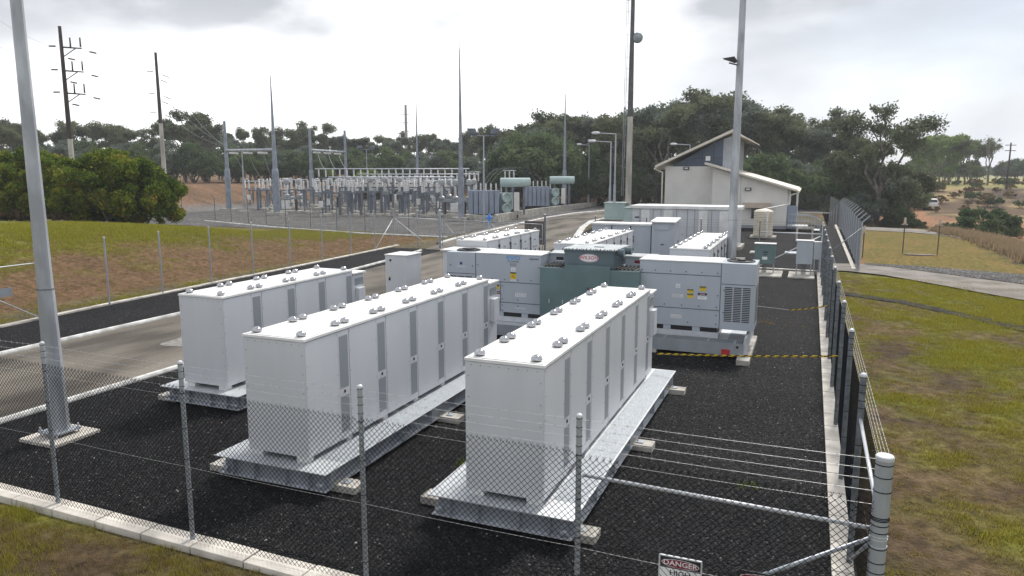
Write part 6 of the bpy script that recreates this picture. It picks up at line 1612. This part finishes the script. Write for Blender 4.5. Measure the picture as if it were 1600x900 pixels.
# big autumn bush at the left
BB = [shrubtree(81, 5.2, 7.8, leaf='autumn_leaf', ls=.13, nl=420, name='autumn_bush', n=105, low=-.85, cr=.12), shrubtree(82, 4.6, 6.6, leaf='autumn_leaf', ls=.13, nl=420, name='autumn_bush', n=95, low=-.85, cr=.12), shrubtree(83, 4.8, 6.2, leaf='orange_leaf', ls=.13, nl=420, name='autumn_bush', n=90, low=-.85, cr=.12)]
for b_ in BB: b_['category'] = 'bush'
put(BB[0], 188, 55, 1.05, 'largest green and orange bush on the left bank', None); put(BB[1], 118, 56, 1.12, 'middle green and orange bush on the left bank', None); put(BB[1], 233, 57, .92, 'right end green bush of the clump on the left bank', None); put(BB[0], 66, 57, 1.02, 'orange tinted bush just right of the thick steel column', None)
put(BB[2], 14, 60, .9, 'orange and brown bush at the left edge by the timber pole', None)
for i in range(7): put(B2, -10 + i * 22, 54, vr.uniform(.4, .8), uniq('dry undergrowth bush, %s from the left below the autumn bushes' % ORD[i]), 'undergrowth on the left bank')
treerow(G1, -60, 60, 120, 140, [(-60, 190), (60, 205)], 30, 'gum trees on the left skyline', 'dark gum on the left skyline')

# ------------------------------------------------------------------ grass
def tufts(name, pts, hmin, hmax, nb, colA, colB, wid=.010, lean=.7, label=None, spread=.05):
    P = np.array(pts); n = len(P)
    k = nb; N = n * k
    sc_ = np.repeat(P[:, 3], k)
    base = np.repeat(P[:, :3], k, 0) + np.concatenate([rng.normal(scale=spread, size=(N, 2)) * sc_[:, None] * np.array([1.25, .8]), np.zeros((N, 1))], 1)
    h = rng.uniform(hmin, hmax, N) * sc_
    a = rng.uniform(0, 2 * PI, N); d = np.stack([np.cos(a), np.sin(a), np.zeros(N)], 1)
    tip = base + d * (h * lean * rng.uniform(.2, 1, N))[:, None] + np.array([0, 0, 1]) * h[:, None]
    w = np.stack([-np.sin(a), np.cos(a), np.zeros(N)], 1) * (wid * np.sqrt(sc_))[:, None]
    V = np.stack([base - w, base + w, tip], 1).reshape(-1, 3)
    me = bpy.data.meshes.new(name)
    me.vertices.add(3 * N); me.vertices.foreach_set('co', V.astype(np.float32).ravel())
    me.loops.add(3 * N); me.loops.foreach_set('vertex_index', np.arange(3 * N, dtype=np.int32))
    me.polygons.add(N); me.polygons.foreach_set('loop_start', np.arange(0, 3 * N, 3, dtype=np.int32)); me.polygons.foreach_set('loop_total', np.full(N, 3, dtype=np.int32))
    me.update(); me.validate()
    mixv = np.clip(np.repeat(P[:, 4], k) + rng.normal(scale=.12, size=N), 0, 1)[:, None]
    col = (np.array(colA) * (1 - mixv) + np.array(colB) * mixv) * rng.uniform(.7, 1.3, N)[:, None]
    col = np.concatenate([col, np.ones((N, 1))], 1); col = np.repeat(col, 3, 0)
    ca = me.color_attributes.new('blade', 'FLOAT_COLOR', 'POINT'); ca.data.foreach_set('color', col.astype(np.float32).ravel())
    if 'blade' not in M:
        m = bpy.data.materials.new('blade'); m.use_nodes = True; t = m.node_tree; t.nodes.clear()
        o = t.nodes.new('ShaderNodeOutputMaterial'); at = t.nodes.new('ShaderNodeAttribute'); at.attribute_name = 'blade'
        df = t.nodes.new('ShaderNodeBsdfDiffuse'); tr = t.nodes.new('ShaderNodeBsdfTranslucent'); ms = t.nodes.new('ShaderNodeMixShader'); ms.inputs[0].default_value = .4
        t.links.new(at.outputs['Color'], df.inputs[0]); t.links.new(at.outputs['Color'], tr.inputs[0]); t.links.new(df.outputs[0], ms.inputs[1]); t.links.new(tr.outputs[0], ms.inputs[2]); t.links.new(ms.outputs[0], o.inputs[0]); M['blade'] = m
    me.materials.append(M['blade'])
    ob = bpy.data.objects.new(name, me); C.objects.link(ob); tag(ob, label, 'grass', kind='stuff'); return ob
def scatter(n, fx, fy, ok, thr, straw=.18):
    out = []
    for i in range(n):
        x = fx(); y = fy()
        if not ok(x, y): continue
        g = greenness(x, y)
        if random.random() < thr * (.10 + .95 * g): out.append((x, y, hz(x, y) - .02, .55 + .8 * g * random.random() + .2 * random.random(), .25 + .75 * g * random.uniform(.6, 1)))
        elif random.random() < straw: out.append((x, y, hz(x, y) - .02, .5, 0.0))
    return out
GC = (0.30, 0.285, 0.030); SC = (0.27, 0.195, 0.095)
def near_r(x, y): return x > .98 and not (x > 2 and y > 40.5)
yy_ = lambda: 6.0 + 36 * random.random() ** 1.6
pts = scatter(42000, lambda: random.uniform(1.0, 1.0 + 15), yy_, lambda x, y: near_r(x, y) and x < 1.5 + y * .42 and not (34.0 < y + (x - 2) * 1.15 < 35.2 and False), .72, .10)
print('RIGHT', len(pts)); tufts('grass', pts, .025, .10, 24, SC, GC, .008, spread=.085, label='patchy green and straw grass on the field right of the fence')
pts = scatter(2600, lambda: random.uniform(-13.5, -4.5), lambda: random.uniform(5.0, 7.05), lambda x, y: True, .6, .3)
tufts('grass', pts, .03, .11, 30, SC, GC, .005, spread=.07, label='grass and dry stalks below the front kerb')
pts = scatter(36000, lambda: random.uniform(-46, -25.9), lambda: random.uniform(14, 56), lambda x, y: x < -25.9 - (y - 15) * .055, .72, .06)
tufts('grass', pts, .04, .15, 22, SC, (0.30, 0.30, 0.03), .014, spread=.15, label='green and brown grass on the left bank')
# tall dry grass edge by the pad
pts = []
for i in range(5500):
    t = random.random(); y = 44 + 32 * t; x = float(np.interp(y, [44, 50, 58.8, 68.5, 76], [17, 12.0, 12.0, 11.8, 10.5])) + random.gauss(.9, .5) + (0 if random.random() < .6 else random.uniform(0, 9)); pts.append((x, y, hz(x, y), 1.0, random.random() * .2))
tufts('dry_grass', pts, .25, .6, 6, (0.33, 0.25, 0.16), (0.20, 0.17, 0.08), .03, .5, label='tall pale dry grass along the edge of the mown pad')
# weeds in the gravel
pts = [(-5.45 + random.gauss(0, .06), 11.2 + random.gauss(0, .06), 0, 1.0, 1.0) for _ in range(10)] + [(-.65 + random.gauss(0, .08), 12.2 + random.gauss(0, .08), 0, .6, 1.0) for _ in range(10)] + [(-.9 + random.gauss(0, .3), 26.6 + random.gauss(0, .25), 0, .5, 0.1) for _ in range(16)]
tufts('weeds', pts, .05, .16, 9, (.3, .2, .08), (.12, .17, .03), .010, label='few small weeds growing through the black gravel')
# pale stones and leaf litter on the gravel
N = 900; b = MB()
for i in range(N):
    x = random.uniform(-15, .5); y = 7.7 + 26 * random.random() ** 1.5; s_ = random.uniform(.008, .022); a = random.uniform(0, 6.28); z = .004
    b.add([(x + s_ * math.cos(a), y + s_ * math.sin(a), z), (x + s_ * .5 * math.cos(a + 2.1), y + s_ * .5 * math.sin(a + 2.1), z), (x + s_ * math.cos(a + 3.6), y + s_ * math.sin(a + 3.6), z), (x, y, z + s_ * .7)], [(0, 1, 3), (1, 2, 3), (2, 0, 3)], random.choice((0, 0, 0, 1)))
o = b.build('pale_stones', ['kerb_concrete', 'awning']); tag(o, 'scattered pale chips and dead leaves on the black gravel', 'litter', kind='stuff')

def stones(name, n, x0, x1, y0, y1, pw, smin, smax, label):
    x = rng.uniform(x0, x1, n); y = y0 + (y1 - y0) * rng.uniform(0, 1, n) ** pw
    s_ = rng.uniform(smin, smax, n)
    O = np.array([(1, 0, 0), (0, 1, 0), (-1, 0, 0), (0, -1, 0), (0, 0, 1)], float)
    V = O[None] * (rng.uniform(.6, 1.3, (n, 5, 1)) * s_[:, None, None]); V[:, :, 2] *= .75
    a = rng.uniform(0, 2 * PI, n); ca_, sa_ = np.cos(a)[:, None], np.sin(a)[:, None]
    X = V[:, :, 0] * ca_ - V[:, :, 1] * sa_; Y_ = V[:, :, 0] * sa_ + V[:, :, 1] * ca_
    V = np.stack([X + x[:, None] + 0 * X, Y_ + y[:, None], V[:, :, 2] + .001], 2).reshape(-1, 3)
    T = np.array([(0, 1, 4), (1, 2, 4), (2, 3, 4), (3, 0, 4)]); F = (T[None] + 5 * np.arange(n)[:, None, None]).reshape(-1).astype(np.int32)
    me = bpy.data.meshes.new(name); me.vertices.add(5 * n); me.vertices.foreach_set('co', V.astype(np.float32).ravel())
    m_ = 4 * n; me.loops.add(3 * m_); me.loops.foreach_set('vertex_index', F); me.polygons.add(m_); me.polygons.foreach_set('loop_start', np.arange(0, 3 * m_, 3, dtype=np.int32)); me.polygons.foreach_set('loop_total', np.full(m_, 3, dtype=np.int32)); me.update(); me.validate()
    c = np.exp(rng.normal(math.log(.0145), .7, n)).clip(.002, .12); c = np.where(rng.uniform(0, 1, n) > .998, .26, c)
    col = np.stack([c * 1.0, c * .985, c * 1.0, np.ones(n)], 1); col = np.repeat(col, 5, 0)
    ca = me.color_attributes.new('stone', 'FLOAT_COLOR', 'POINT'); ca.data.foreach_set('color', col.astype(np.float32).ravel())
    m = bpy.data.materials.new('stone'); m.use_nodes = True; t = m.node_tree; at = t.nodes.new('ShaderNodeAttribute'); at.attribute_name = 'stone'; bs = t.nodes['Principled BSDF']; bs.inputs['Roughness'].default_value = .7; bs.inputs['Specular IOR Level'].default_value = .12; t.links.new(at.outputs['Color'], bs.inputs['Base Color'])
    me.materials.append(m); o = bpy.data.objects.new(name, me); C.objects.link(o); tag(o, label, 'gravel', kind='stuff')
stones('gravel_stones', 110000, -15.3, .55, 7.6, 30, 1.5, .012, .026, 'loose black gravel stones lying on the compound bed')

# remove unused prototypes left at the origin
for s_ in list(protos.values()) + G1 + G2 + W1 + W2 + [B1, B2] + BB:
    if not s_.get('label'):
        for ch in list(s_.children): bpy.data.objects.remove(ch)
        bpy.data.objects.remove(s_)

# ------------------------------------------------------------------ air
HAZE = 0.00042
b = MB(); b.box(-700, 500, -70, 900, -6, 60)
m = bpy.data.materials.new('haze'); m.use_nodes = True; nt = m.node_tree; nt.nodes.clear()
o_ = nt.nodes.new('ShaderNodeOutputMaterial'); pv = nt.nodes.new('ShaderNodeVolumePrincipled')
pv.inputs['Density'].default_value = HAZE; pv.inputs['Color'].default_value = (0.93, 0.96, 1.0, 1); pv.inputs['Anisotropy'].default_value = 0.2
nt.links.new(pv.outputs[0], o_.inputs['Volume']); M['haze'] = m
tag(b.build('haze', 'haze'), kind='stuff')
